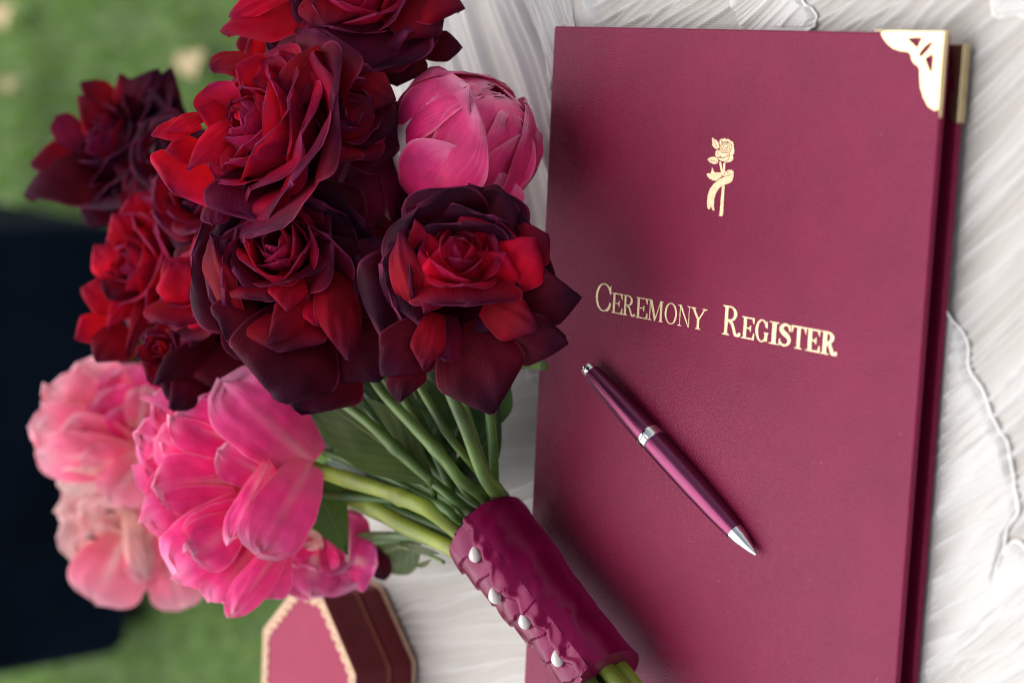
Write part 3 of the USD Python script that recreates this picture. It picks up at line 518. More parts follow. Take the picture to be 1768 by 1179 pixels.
    H = H + wob * L * nz2 * 2 * np.clip(V0 * 1.4, 0, 1) + crease * L * (meshkit.noise(np.stack([U * 4.5 + sd, V0 * 3.0, U * 0], -1), sd + 5) - .5) * np.clip(V0 * 1.3, 0, 1)
    if ruf:
        H = H + ruf * W * np.abs(U)**2 * V0 * np.sin(V0 * 17 + sd + 12 * nz2) + ruf * W * V0**5 * np.sin(U * 9 + sd * 2 + 5 * nz2)
    XX = sgn * X * W - sgn * np.sin(na) * H; YY = Y * W + np.cos(na) * H
    tt_ = g(th, vn); PA, PN = g(pa_, vn), g(pn_, vn)
    n3 = np.cos(tt_)[..., None] * N - np.sin(tt_)[..., None] * A
    P_ = B + PA[..., None] * A + PN[..., None] * N + XX[..., None] * S + YY[..., None] * n3
    uv = np.stack([(U + 1) / 2, V0], -1).reshape(-1, 2)
    return grid(P_), uv

bq = thing('bouquet', 'bridal bouquet of dark red roses and pink peonies with a burgundy satin wrapped handle', 'bouquet')
def ivec(x, y, z): return RIGHT * x - UP * y + BACK * z
MK = {'r': 'rose_red', 'd': 'rose_deep', 'k': 'rose_black', 'p': 'peony_pink', 'l': 'peony_pale', 'c': 'peony_cream', 'h': 'peony_hot', 'b': 'bud_plain', 's': 'bud_pink', 'x': 'bud_dark'}
hg = random.Random(77)
FLOWERS = []
class Flower:
    def __init__(s, name, cx, cy, Z, label, core=34, cz=-45):
        s.c = at(cx, cy, Z); FLOWERS.append(s); s.d = depth_of(s.c); s.k = s.d / F          # metres per pixel of the photograph at this depth
        ico = trimesh.creation.icosphere(2, core * s.k); ico.apply_translation(s.pt(cx, cy, cz))
        s.p = obj(name, ico, M['peony_core' if 'peony' in name else 'core'], bq, smooth=True, label=label)
    def pt(s, px, py, dz): return ip(px, py, s.d - dz * s.k)
    def add(s, mesh_uv, m): obj('petal', mesh_uv[0], M[MK[m]], s.p, uv=mesh_uv[1])
    def hand(s, rows, **kw):
        for row in rows:
            bx_, by_, bz_, tx_, ty_, tz_, w_, nx1, ny1, bow, cup, curl, roll, m = row[:14]
            N = ivec(nx1, ny1, math.sqrt(max(.05, 1 - nx1**2 - ny1**2)))
            if 'B' in m: N = -N; bow, cup, curl, roll = -bow, -cup, -curl, -roll
            k_ = dict(kw) if kw else dict(shape='broad', fold=hg.uniform(.5, 1.05), f2=hg.uniform(.5, 1.05), tight=hg.uniform(1.2, 2.1), skew=hg.uniform(-.3, .3))
            k_.update(row[14] if len(row) > 14 else {}); k_.pop('twist', 0)
            if 'B' in m: k_.update(fold=0, f2=0)
            if k_['shape'] in ('strip', 'point', 'rose') and not kw: k_['shape'] = 'broad'
            if not kw: w_ *= 1.3; bow += .15; k_.update(notch=.07, ruf=.04, wob=.05, crease=.045)
            s.add(petal(s.pt(bx_, by_, bz_ - (0 if kw else 34)), s.pt(tx_, ty_, tz_), w_ / 2 * s.k, N, bow, cup, curl, roll, **k_), m[0])
    def rose(s, cx, cy, cz, axis, R, n, ms, seed, t0=0., t1=1., spread=1.0, inner=.44):
        C = s.pt(cx, cy, cz); ax = nrm(ivec(*axis)); e1 = nrm(np.cross(ax, UP + .1 * RIGHT)); e2 = np.cross(ax, e1); R = R * s.k; g_ = random.Random(seed)
        heart = []
        for i in range(n):
            t = t0 + (t1 - t0) * (i / max(1, n - 1)); ph = i * 2.3999 + g_.uniform(-.2, .2) + seed
            rad = math.cos(ph) * e1 + math.sin(ph) * e2
            rb = R * (.02 + .08 * t); rt = R * (.06 + .92 * t**1.2 * spread) * g_.uniform(.93, 1.07); zt = R * (.30 - .08 * t - .62 * max(0, t - .5)) + R * g_.uniform(-.04, .04); zb = -R * (.62 - .1 * t)
            W = R * (.20 + .46 * t) * g_.uniform(.92, 1.1)
            cup = 1.9 - 1.5 * min(1, t * 1.1); fo = np.clip((t - .12) * 1.5, 0, 1)
            N = -rad * (1 - .3 * t) + ax * (.1 + .8 * t)
            m = ms[min(len(ms) - 1, int(t * len(ms)))]
            pm = (petal(C + rad * rb + ax * zb, C + rad * rt + ax * zt, W, N, -.6 + .25 * t, cup, .1 + .5 * t * g_.uniform(.5, 1.4), .15, None, 'broad', .035, .02, .03, fold=fo * g_.uniform(.45, 1.0), f2=fo * g_.uniform(.45, 1.0), tight=g_.uniform(.8, 1.5), skew=g_.uniform(-.25, .25)))
            if t < inner: heart.append(pm)
            else: s.add(pm, m)
        if heart: obj('heart', cat([h_[0] for h_ in heart]), M[MK[ms[0]]], s.p, uv=np.vstack([h_[1] for h_ in heart]))

# --- the roses
f = Flower('rose', 640, -20, .075, 'dark red rose cut by the top edge of the picture, with purple outer petals')
f.rose(620, -10, -10, (-.1, -.4, .85), 175, 28, 'rrrddk', 11)
f.hand([(560, 20, 0, 372, 70, 5, 84, -.2, -.5, .25, -.3, .2, .2, 'r'), (520, -20, 10, 390, 34, 0, 50, -.2, -.5, .2, -.3, .2, .3, 'r'),
        (610, 20, 20, 505, 85, 15, 70, -.2, -.3, .2, .3, .2, .4, 'd'), (640, 10, 30, 605, 120, 40, 150, .1, -.2, .5, -.4, .5, .3, 'dB'), (600, 0, 10, 480, 70, -10, 80, 0, -.3, .2, .2, .3, .5, 'd'),
        (640, 95, 5, 756, 74, 10, 62, 0, -.2, .3, -.5, .3, .6, 'k'), (720, 85, 0, 802, 80, -5, 46, .1, -.2, .2, -.3, .2, .4, 'k'), (690, 70, 5, 688, 156, 5, 80, .1, .2, .3, -.5, .2, .3, 'k'),
        (670, 0, 10, 818, 6, 0, 100, .1, -.4, .3, .2, .5, .3, 'd'), (660, -10, 25, 770, 60, 10, 90, .2, -.2, .3, -.3, .5, .4, 'd'), (580, -20, 30, 560, 60, 35, 80, -.1, -.2, .3, -.2, .4, .3, 'd'), (600, 60, 5, 590, 125, 0, 90, 0, .1, .3, -.3, .4, .3, 'k')])

f = Flower('rose', 170, 240, .095, 'nearly black rose at the far left of the bouquet')
f.rose(190, 240, -10, (-.55, -.35, .6), 150, 28, 'dkkkkk', 23)
f.hand([(205, 235, 15, 118, 168, 10, 62, -.3, -.4, .3, -.3, .3, .2, 'd'), (215, 200, 5, 128, 142, 0, 52, -.2, -.5, .2, -.3, .2, .2, 'd'), (240, 220, 5, 212, 116, 0, 52, -.1, -.4, .2, -.4, .2, .3, 'd'),
        (215, 240, 10, 264, 104, 5, 74, .1, -.4, .2, -.5, .2, .4, 'k'), (275, 240, 5, 297, 106, 0, 60, .3, -.3, .2, -.5, .2, .3, 'k'), (165, 270, 10, 42, 280, 0, 58, -.3, -.3, .2, -.3, .3, .4, 'd'), (165, 280, 14, 92, 200, 10, 44, -.3, -.3, .2, -.4, .2, .4, 'dB'),
        (215, 310, 15, 22, 328, 5, 88, -.2, -.3, .35, -.4, .4, .6, 'k'), (300, 300, 20, 180, 205, 25, 100, .1, -.2, .3, -.5, .3, .4, 'k'), (215, 310, 10, 136, 392, 0, 60, -.2, .2, .2, -.3, .3, .4, 'k'), (260, 320, 20, 200, 300, 25, 90, 0, -.2, .3, -.3, .3, .3, 'k'), (280, 260, 10, 318, 165, 0, 70, .2, -.3, .2, -.3, .2, .3, 'k'), (250, 330, 10, 170, 360, 5, 80, -.1, .2, .2, -.3, .2, .3, 'k')])

f = Flower('rose', 450, 225, .135, 'large bright red rose with long folded petals, uppermost in the middle of the bouquet')
f.rose(450, 222, -10, (-.66, -.28, .6), 205, 40, 'rrrrrd', 5)
f.hand([(415, 205, 30, 316, 300, 30, 50, -.3, .1, .25, -.9, .2, .2, 'r'), (418, 232, 34, 378, 304, 34, 34, 0, .2, .2, -.5, .2, .2, 'r'), (488, 212, 25, 480, 274, 40, 142, 0, .1, .25, -.35, .2, .3, 'd', {'shape': 'broad'}),
        (525, 255, 25, 530, 300, 38, 160, .05, .2, .3, -.35, .3, .4, 'd', {'shape': 'broad', 'twist': 0}), (568, 88, 10, 490, 196, 28, 70, .1, -.1, .25, -.4, .3, .3, 'd'), (585, 185, 15, 590, 222, 25, 98, .1, .1, .3, -.4, .3, .3, 'd', {'shape': 'broad'}),
        (350, 280, 10, 298, 338, 18, 118, -.1, .2, .25, -.3, .2, .2, 'r', {'shape': 'point'}), (460, 295, 15, 445, 385, 25, 160, .1, .2, .4, -.4, .4, .4, 'dB', {'shape': 'point'}), (385, 300, 10, 366, 392, 18, 46, -.2, .1, .2, -.9, .1, .2, 'dB', {'shape': 'strip'}),
        (345, 212, 15, 256, 243, 15, 40, -.3, -.3, .2, -.3, .2, .2, 'r'), (350, 200, 18, 284, 234, 20, 34, -.3, -.2, .2, -.3, .2, .2, 'r'), (345, 255, 14, 280, 262, 14, 44, -.3, .1, .2, -.3, .2, .1, 'r'),
        (400, 200, 5, 358, 146, 5, 66, -.4, -.3, .3, .4, .1, .1, 'rB'), (402, 215, 12, 335, 188, 12, 42, -.3, -.3, .2, -.3, .1, .1, 'r'), (470, 145, 0, 405, 103, 0, 56, -.3, -.4, .2, -.3, .2, .3, 'r'), (500, 140, 0, 478, 84, 0, 54, -.1, -.5, .2, -.3, .2, .3, 'r'),
        (500, 135, 10, 436, 142, 12, 48, -.1, -.3, .2, -.3, .2, .2, 'r'), (408, 178, 28, 432, 222, 28, 26, .1, 0, .1, -.6, .1, .1, 'r'), (520, 260, 5, 460, 130, 8, 120, 0, -.2, -.3, .4, .2, .3, 'r'), (610, 140, 0, 684, 182, 0, 66, .2, -.2, .3, -.4, .3, .3, 'd'), (620, 200, 0, 680, 240, 0, 80, .2, .1, .3, -.4, .3, .3, 'k'),
        (540, 240, 5, 640, 150, 5, 100, .2, -.2, .3, -.3, .4, .3, 'd'), (460, 300, 15, 420, 300, 26, 110, 0, .2, .2, -.3, .3, .3, 'k'), (430, 100, -5, 360, 130, -8, 60, -.3, -.4, .2, -.3, .2, .3, 'd')])

f = Flower('rose', 490, 450, .128, 'deep red rose with a tight spiral heart and blackish outer petals, in the middle of the bouquet')
f.rose(482, 425, 22, (-.12, -.25, .92), 150, 22, 'rrrrddd', 3, 0, .74, .8)
f.rose(500, 480, -2, (.08, .2, .95), 200, 18, 'dkkdkk', 8, .55, 1.0, .95)
f.hand([(408, 550, 20, 356, 392, 26, 66, -.6, 0, .25, -.9, .2, .2, 'd'), (468, 480, 40, 462, 522, 48, 110, 0, .3, .3, -.4, .2, .2, 'd'), (505, 468, 56, 490, 544, 62, 56, .1, .2, .2, -.6, .1, .1, 'r'),
        (545, 498, 40, 452, 598, 54, 60, .1, .3, .2, -.8, .1, .2, 'd'), (545, 505, 36, 556, 568, 40, 48, .3, .1, .2, -.5, .1, .2, 'r'), (570, 465, 30, 594, 640, 42, 74, .3, .1, .3, -.8, .2, .4, 'd'), (560, 460, 30, 604, 400, 18, 80, .3, -.1, .2, -.5, .3, .3, 'k'),
        (590, 540, 0, 684, 398, -8, 110, .3, -.1, .2, -.4, .3, .2, 'k'), (520, 540, 10, 460, 700, 24, 160, 0, .4, .35, -.3, .3, .2, 'k'), (570, 580, -5, 522, 724, 5, 140, .1, .4, .3, -.3, .2, .2, 'k'), (600, 560, -10, 655, 668, -10, 140, .2, .4, .3, -.3, .3, .2, 'k'),
        (490, 540, 34, 486, 612, 42, 120, 0, .4, .3, -.3, .2, .2, 'd'), (450, 535, 22, 388, 590, 24, 100, -.3, .3, .2, -.4, .2, .2, 'k')])

f = Flower('rose', 790, 460, .088, 'open dark red rose beside the left edge of the register, nearest the title')
f.rose(795, 440, 5, (.1, -.45, .75), 120, 14, 'rrrrdd', 17, .0, .72, .95)
f.rose(798, 480, -12, (.05, .15, .95), 178, 17, 'dddkkk', 19, .55, 1.0, .95)
f.hand([(722, 545, 10, 688, 384, 18, 56, -.4, 0, .25, -.6, .2, .3, 'd', {'shape': 'strip'}), (752, 505, 20, 705, 370, 18, 64, .1, -.1, -.2, .5, .3, .2, 'r'), (750, 520, 26, 716, 425, 24, 40, -.1, 0, .2, -.4, .1, .2, 'r'), (800, 500, 24, 772, 402, 20, 96, .1, -.2, .3, -.5, .3, .2, 'r', {'shape': 'broad'}),
        (835, 450, 10, 862, 374, 5, 100, .1, -.3, -.2, .4, .5, .3, 'r'), (865, 490, 15, 938, 412, 12, 84, .2, -.2, .2, -.3, .5, .4, 'r'), (848, 485, 26, 874, 432, 24, 66, .1, -.1, .2, -.4, .3, .2, 'r'), (805, 478, 30, 806, 532, 44, 160, 0, .2, .4, -.4, .3, .3, 'd', {'shape': 'broad'}),
        (765, 498, 34, 728, 544, 36, 34, -.2, .2, .2, -.6, .2, .2, 'd'), (752, 540, 20, 727, 646, 30, 48, 0, .2, .25, -.5, .2, .2, 'd'), (775, 545, 15, 768, 625, 20, 50, .2, .2, .2, -.6, .2, .3, 'dB'), (835, 525, 18, 936, 580, 20, 66, .1, .2, .25, -.3, .2, .2, 'd'),
        (870, 510, 0, 1015, 512, -5, 80, .1, .2, .2, -.3, .2, .2, 'k'), (840, 560, 0, 992, 606, -8, 76, .1, .3, .2, -.3, .2, .2, 'k'), (805, 555, 0, 858, 728, 5, 130, .1, .3, .3, -.3, .25, .3, 'k', {'shape': 'point'}), (745, 560, 5, 652, 660, -5, 90, -.1, .3, .3, -.3, .3, .3, 'k', {'shape': 'point'}),
        (715, 610, 5, 690, 704, 5, 56, -.1, .2, .2, -.5, .2, .4, 'k', {'shape': 'point'}), (770, 410, -5, 690, 375, -10, 90, -.1, -.4, .2, -.3, .4, .3, 'd'), (820, 400, -10, 900, 358, -14, 110, .1, -.4, .2, -.3, .4, .3, 'k'), (880, 450, -10, 950, 400, -10, 70, .2, -.2, .2, -.3, .4, .3, 'd')])

f = Flower('rose', 220, 460, .115, 'bright red rose on the left side of the bouquet, between the blackest rose and the palest peonies')
f.rose(240, 455, -5, (-.7, 0, .6), 150, 30, 'rrrrrd', 31)
f.hand([(215, 485, 15, 160, 418, 10, 58, -.4, -.2, .2, -.4, .2, .2, 'r'), (245, 435, 12, 192, 362, 8, 56, -.2, -.3, .2, -.5, .2, .2, 'r'), (260, 462, 26, 272, 342, 22, 40, 0, -.1, .2, -.9, .1, .2, 'r', {'shape': 'strip'}), (305, 475, 15, 312, 352, 12, 80, .2, -.1, .25, -.5, .2, .3, 'dB'),
        (220, 525, 10, 134, 490, 5, 60, -.3, .1, .2, -.3, .2, .2, 'r'), (242, 500, 26, 180, 574, 30, 40, -.1, .2, .2, -.8, .1, .2, 'r'), (190, 555, 10, 123, 584, 8, 46, -.3, .2, .2, -.3, .2, .2, 'r'), (262, 492, 28, 214, 630, 36, 34, .1, .1, .2, -.9, .1, .2, 'd', {'shape': 'strip'}), (222, 565, 14, 168, 634, 14, 66, -.2, .3, .2, -.5, .2, .3, 'd'),
        (270, 400, 0, 225, 330, -5, 80, 0, -.4, .2, -.4, .3, .3, 'r'), (330, 420, 5, 290, 330, 0, 90, .1, -.2, .2, -.4, .3, .3, 'k'), (230, 470, 18, 185, 520, 20, 60, -.2, .1, .2, -.3, .3, .2, 'd')])

f = Flower('rose', 320, 500, .125, 'half hidden red rose left of the spiral hearted rose', 14)
f.rose(325, 495, -10, (-.5, -.2, .7), 95, 16, 'rrrrd', 41)
f.hand([(335, 510, 20, 288, 438, 14, 68, -.2, -.2, .2, -.3, .2, .2, 'r'), (355, 535, 24, 312, 436, 20, 100, .1, .1, .25, -.4, .2, .2, 'r'), (312, 515, 28, 302, 566, 30, 92, 0, .2, .2, -.3, .2, .2, 'd', {'shape': 'broad'}), (352, 455, 18, 330, 402, 16, 30, 0, -.2, .2, -.4, .2, .2, 'r'), (368, 490, 22, 352, 392, 20, 44, .2, -.1, .2, -.6, .2, .2, 'r'), (345, 520, 26, 372, 560, 26, 70, .1, .2, .2, -.3, .2, .2, 'r')])

f = Flower('rose', 310, 620, .125, 'small deep red rose hanging over the largest pink peony', 14)
f.rose(275, 602, 5, (-.3, .2, .9), 50, 11, 'rrddd', 51, 0, .8)
f.hand([(315, 560, 15, 328, 602, 24, 112, 0, .2, .25, -.4, .2, .3, 'd', {'shape': 'point'}), (276, 602, 22, 236, 624, 22, 36, -.2, .1, .2, -.4, .2, .2, 'd'), (292, 585, 26, 304, 644, 28, 24, 0, .1, .2, -.6, .1, .2, 'd'), (372, 585, 24, 258, 668, 34, 50, .1, .3, .3, -.8, .2, .3, 'k'),
        (360, 630, 16, 296, 720, 22, 66, .1, .2, .25, -.5, .2, .4, 'k', {'shape': 'point'}), (290, 620, 18, 248, 660, 18, 76, -.1, .3, .2, -.3, .2, .3, 'd'), (385, 590, 20, 400, 690, 10, 110, .2, .2, .3, -.4, .2, .3, 'k'), (330, 640, 10, 285, 690, 14, 80, 0, .3, .3, -.4, .2, .3, 'k'), (300, 600, 10, 250, 575, 8, 60, -.3, -.2, .2, -.3, .2, .2, 'd')])

# --- smaller and half hidden roses that close the gaps
for (cx, cy, Z_, ax_, R_p, n_p, ms_, sd_) in ((600, 195, .105, (.35, -.15, .9), 120, 17, 'ddkk', 61), (335, 335, .105, (-.3, 0, .9), 120, 16, 'dkkk', 62), (705, 345, .065, (.1, -.3, .95), 105, 15, 'ddkk', 63), (395, 610, .10, (-.1, .3, .9), 100, 14, 'dkkk', 64), (625, 560, .075, (.1, .3, .9), 125, 16, 'dkkk', 65), (500, 90, .09, (-.1, -.4, .85), 110, 15, 'rrdd', 66), (288, 262, .088, (-.3, -.2, .9), 92, 13, 'kkkk', 67), (255, 335, .09, (-.3, 0, .9), 80, 12, 'dkkk', 68)):
    f = Flower('rose', cx, cy, Z_, None)
    f.rose(cx, cy, -20, ax_, R_p, n_p, ms_, sd_, .05, 1.0, inner=.86)

# --- the peonies
pk = dict(shape='broad', ruf=.06, notch=.14, wob=.04, nu=27, nv=21, crease=.035)
f = Flower('peony', 400, 850, .11, 'largest pink peony in the front of the bouquet, its big smooth petals open to the left', 50, -75)
f.hand([(470, 800, -35, 330, 700, -30, 130, -.3, -.3, -.2, .3, .2, .2, 'p'), (460, 790, -20, 245, 690, -35, 120, -.3, -.3, -.3, .4, .3, .3, 'p'), (440, 800, -25, 222, 745, -30, 120, -.4, -.2, -.3, .4, .2, .3, 'p'), (450, 820, -15, 222, 800, -30, 120, -.4, 0, -.3, .5, .2, .2, 'p'),
        (420, 840, 0, 240, 870, -10, 110, -.3, .1, -.3, .4, .3, .3, 'p'), (400, 830, 12, 262, 838, 12, 110, -.2, .1, -.3, .5, .3, .2, 'p'), (430, 760, 0, 320, 700, -5, 110, -.2, -.2, -.3, .6, .2, .2, 'p'), (425, 870, 5, 265, 930, -10, 70, -.3, .2, -.2, .3, .3, .3, 'p'),
        (440, 870, 10, 290, 1000, 0, 140, -.2, .3, .3, -.4, .2, .2, 'p'), (460, 880, 14, 315, 955, 22, 110, -.1, .2, -.2, .4, .2, .2, 'p'), (540, 800, 10, 380, 655, 22, 150, .1, -.1, .45, -.6, .15, .1, 'pB'), (470, 830, 30, 370, 775, 28, 84, -.1, .1, -.4, .7, .2, .1, 'p'),
        (535, 800, 20, 440, 965, 40, 120, .2, .1, .45, -.5, .15, .1, 'pB'), (462, 800, 44, 392, 942, 46, 50, 0, .1, .2, -.7, .2, .5, 'pB', {'shape': 'rose'}), (495, 930, 20, 394, 1066, 16, 68, 0, .3, .3, -.8, .15, .2, 'pB', {'shape': 'rose'}), (450, 930, 5, 360, 1040, -5, 110, -.1, .3, .3, -.3, .2, .2, 'p'),
        (480, 950, 0, 440, 1030, -10, 100, .1, .3, .3, -.3, .2, .2, 'h'), (410, 900, 24, 330, 965, 26, 100, -.1, .2, -.2, .4, .2, .2, 'p'), (545, 720, -25, 500, 660, -30, 100, .2, -.2, .3, -.4, .2, .2, 'c'),
        (420, 790, 5, 262, 760, -5, 100, -.4, -.2, -.3, .6, .4, .4, 'p'), (410, 860, 14, 235, 905, 0, 90, -.4, .2, -.3, .5, .4, .4, 'p'), (430, 770, 8, 290, 715, 0, 100, -.3, -.3, -.3, .5, .4, .3, 'p')], **pk)

f = Flower('peony', 150, 740, .095, 'pale pink peony at the left under the bright red rose', 40, -35)
f.hand([(230, 760, -25, 130, 620, -25, 120, -.3, -.3, -.3, .4, .2, .2, 'l'), (250, 750, -20, 205, 625, -22, 110, 0, -.3, -.3, .4, .2, .2, 'p'), (225, 760, -15, 75, 660, -20, 110, -.4, -.2, -.3, .4, .2, .2, 'l'), (220, 770, -5, 46, 735, -12, 110, -.4, 0, -.3, .4, .2, .3, 'l'),
        (230, 750, 0, 165, 675, 0, 110, -.1, -.2, -.4, .6, .2, .2, 'p'), (245, 765, 5, 220, 690, 5, 100, .1, -.2, -.4, .6, .2, .2, 'p'), (240, 780, 10, 105, 745, 8, 90, -.2, 0, -.3, .5, .3, .3, 'l'), (245, 790, 14, 60, 780, 0, 90, -.3, .2, .2, .2, .3, .3, 'l'), (250, 790, 18, 130, 800, 14, 70, -.2, .3, .2, -.2, .2, .3, 'l'),
        (235, 800, 10, 95, 838, 0, 60, -.2, .4, .2, -.3, .2, .3, 'c'), (250, 790, 24, 185, 868, 22, 90, 0, .3, .3, -.3, .2, .3, 'l'), (240, 740, 10, 255, 665, 6, 70, .2, -.2, .2, -.3, .2, .2, 'l')], **pk)

f = Flower('peony', 200, 930, .07, 'palest peony with a creamy ruffled heart, lowest on the left of the bouquet', 36, -35)
f.hand([(240, 930, -20, 100, 830, -25, 90, -.3, -.3, -.2, .4, .2, .2, 'l'), (225, 925, -10, 95, 885, -15, 90, -.4, -.1, -.3, .5, .2, .3, 'c'), (225, 935, -5, 92, 925, -12, 90, -.4, .1, -.3, .5, .2, .3, 'c'), (230, 930, 0, 130, 870, 0, 70, -.3, -.2, -.3, .5, .2, .4, 'c'), (225, 940, 4, 115, 945, 0, 60, -.3, .1, -.3, .5, .3, .4, 'c'),
        (230, 920, 8, 160, 875, 8, 60, -.2, -.2, -.4, .6, .3, .3, 'c'), (225, 940, 12, 145, 920, 12, 50, -.2, .1, -.4, .6, .3, .3, 'c'), (215, 930, 15, 165, 1042, 18, 140, -.1, .3, .45, -.6, .2, .1, 'l', {'ruf': .01, 'notch': .02}), (265, 900, 24, 235, 1010, 26, 62, .2, .1, .3, -.6, .1, .3, 'l', {'shape': 'rose', 'ruf': .02}), (220, 880, 22, 255, 1000, 24, 50, .1, .1, .4, -.5, .2, .3, 'c', {'shape': 'rose', 'ruf': .02}),
        (290, 920, 5, 312, 1056, 0, 100, .1, .3, .3, -.4, .2, .2, 'l', {'ruf': .02, 'notch': .04}), (280, 900, 10, 220, 860, 15, 80, 0, -.2, .2, -.3, .2, .2, 'l'), (260, 960, -10, 250, 1020, -12, 90, 0, .3, .3, -.3, .2, .2, 'l')], **pk)
for (px, py) in ((187, 881), (155, 927)):
    st_ = tube(np.array([f.pt(px + 12, py + 2, 16), f.pt(px, py, 26), f.pt(px - 5, py + 4, 30)]), [.0006, .0011, .0008], 8)
    obj('stamen', st_, M['core'], f.p)

f = Flower('peony', 560, 950, .05, 'hot pink peony underneath, just above the red jewellery box', 36, -35)
f.hand([(545, 920, -10, 470, 1005, -10, 120, -.2, .3, .3, -.3, .2, .2, 'h'), (550, 920, -5, 535, 1035, -5, 140, 0, .3, .3, -.3, .2, .2, 'h'), (570, 920, -8, 625, 1015, -10, 130, .2, .3, .3, -.3, .2, .2, 'h'), (600, 970, 4, 600, 872, 4, 80, .1, -.1, .3, -.4, .1, .2, 'h'), (590, 960, 0, 655, 975, 4, 110, .3, .2, .3, -.4, .2, .2, 'h'),
        (545, 925, 5, 500, 975, 5, 80, -.1, .2, -.3, .5, .3, .3, 'p'), (550, 930, 8, 545, 990, 8, 80, 0, .2, -.3, .5, .3, .3, 'p'), (540, 915, 10, 530, 950, 10, 50, 0, .2, -.3, .5, .3, .3, 'c'), (565, 935, 8, 600, 985, 6, 70, .2, .2, -.3, .5, .3, .3, 'h'), (480, 970, -8, 455, 1020, -10, 70, -.2, .3, .3, -.3, .2, .2, 'h')], **pk)

f = Flower('peony', 420, 95, .10, 'pale pink petals just showing behind the uppermost red roses', 10, -35)
f.hand([(450, 110, -30, 418, 84, -30, 34, 0, -.2, .2, -.2, .2, .2, 'l'), (440, 112, -30, 402, 106, -30, 28, 0, -.2, .2, -.2, .2, .2, 'l'), (460, 110, -30, 445, 75, -30, 34, 0, -.2, .2, -.2, .2, .2, 'h')], **pk)

def bud(f, cx, cy, cz, R, axis, rows):
    C = f.pt(cx, cy, cz); ax = nrm(ivec(*axis)); tov = nrm(BACK - ax * np.dot(BACK, ax)); sd_ = np.cross(ax, tov); R = R * f.k
    for az, hw, l0, l1, rs, st_, m in rows:
        a = math.radians(az); rad = math.cos(a) * tov + math.sin(a) * sd_; r_ = R * rs; l0, l1 = math.radians(l0), math.radians(l1)
        B = C + r_ * (math.cos(l0) * rad + math.sin(l0) * ax * st_); T = C + r_ * (math.cos(l1) * rad + math.sin(l1) * ax * st_)
        mid = (l0 + l1) / 2; N = math.cos(mid) * rad + math.sin(mid) * ax
        f.add(petal(B, T, r_ * hw, N, (l1 - l0) / 2, -hw * 1.0, -.05, 0, None, 'broad', .008, .012, .05, 25, 23, crease=.007), m)
f = Flower('peony_bud', 802, 250, .045, 'round pink peony bud with pale streaks between the roses and the register', 95, -20)
bud(f, 802, 250, -10, 124, (.52, -.70, .42), [(180, 1.2, -80, 84, .94, 1, 'b'), (90, 1.25, -80, 84, .95, 1, 'b'), (-90, 1.25, -80, 84, .95, 1, 'b'), (0, 1.25, -80, 87, .95, 1, 'b'), (45, 1.1, -80, 84, .965, 1, 'b'), (-130, 1.0, -80, 76, 1.0, 1.02, 'b'),
    (-42, 1.35, -82, 62, 1.02, 1.0, 's'), (108, 1.15, -60, 70, 1.02, 1.04, 'b'), (76, 1.0, -70, 52, 1.035, 1.0, 'b'), (24, .95, -75, 24, 1.055, 1, 'p')])
f = Flower('peony_bud', 632, 320, .075, 'dark half hidden peony bud with one pale streak above the spiral hearted rose', 55, -25)
bud(f, 632, 330, -20, 78, (.1, -.9, .35), [(180, 1.1, -80, 80, .94, 1, 'x'), (90, 1.1, -80, 80, .95, 1, 'x'), (-90, 1.1, -80, 82, .97, 1, 'x'), (10, 1.1, -80, 80, 1.0, 1, 'x'), (40, .8, -80, 70, 1.03, 1.0, 'x'), (-60, .8, -80, 74, 1.04, 1.02, 'x')])

# --- handle
HA, HB = at(840, 918, .030), at(1044, 1174, .0265)
ha = nrm(HB - HA); HL = np.linalg.norm(HB - HA); tc_ = nrm(BACK - ha * np.dot(BACK, ha)); lf = np.cross(ha, tc_)
if np.dot(lf, RIGHT) > 0: lf = -lf
nt, nth = 220, 200
t_, th_ = np.meshgrid(np.linspace(0, 1, nt), np.linspace(0, 2 * np.pi, nth), indexing='ij')
deg = np.degrees(th_)                                       # 0 faces up to the lens, 90 the lower left
def project(P):
    q = (P - CAM) @ ROT; return 884 + F * q[..., 0] / -q[..., 2], 589.5 - F * q[..., 1] / -q[..., 2], -q[..., 2]
cs, sn = np.cos(th_), np.sin(th_)
def tube_points(rad): return HA + (t_ * HL)[..., None] * ha + (rad * cs)[..., None] * tc_ + (rad * sn)[..., None] * lf
base_r = .0222 + .0022 * np.cos(np.pi * t_) - .0012 * np.sin(np.pi * t_)
PEARL = [(808, 958), (843, 1030), (893, 1075), (948, 1140)]
X, Y, D = project(tube_points(base_r)); hit = []
for (px, py) in PEARL:
    i = np.where((np.hypot(X - px, Y - py) < 7).ravel())[0]; i = i[np.argmin(D.ravel()[i])]; hit.append(np.unravel_index(i, t_.shape))
ht = np.array([t_[h_] for h_ in hit]); hd = np.array([deg[h_] for h_ in hit])
kt = np.r_[-.1, ht, 1.1]; kd = np.r_[hd[0] - 3, hd, hd[-1] - 3]
tq = np.linspace(0, 1, nt); seam1 = np.interp(tq, kt, kd) - 9
for a0, a1 in zip(kt[:-1], kt[1:]):
    m_ = (tq >= a0) & (tq < a1); seam1[m_] -= 9 * np.sin(np.pi * (tq[m_] - a0) / (a1 - a0))**2
seam = seam1[:, None] + 2 * np.sin(t_ * 60)
flap = np.clip((deg - seam) / 2.2, 0, 1) * (deg < 200)
step = -.0024 * flap * np.clip((200 - deg) / 110, 0, 1) + .0008 * np.exp(-((deg - seam + 4) / 6)**2)
ns = lambda a, b_, k_, s_: meshkit.fbm(np.stack([a, b_, a * 0], -1), k_, s_) - .5
q = (t_ + .0013 * (deg - 40)) * 7.5 + .5 * ns(t_ * 5, th_ * 2, 2, 4); saw = q % 1.0
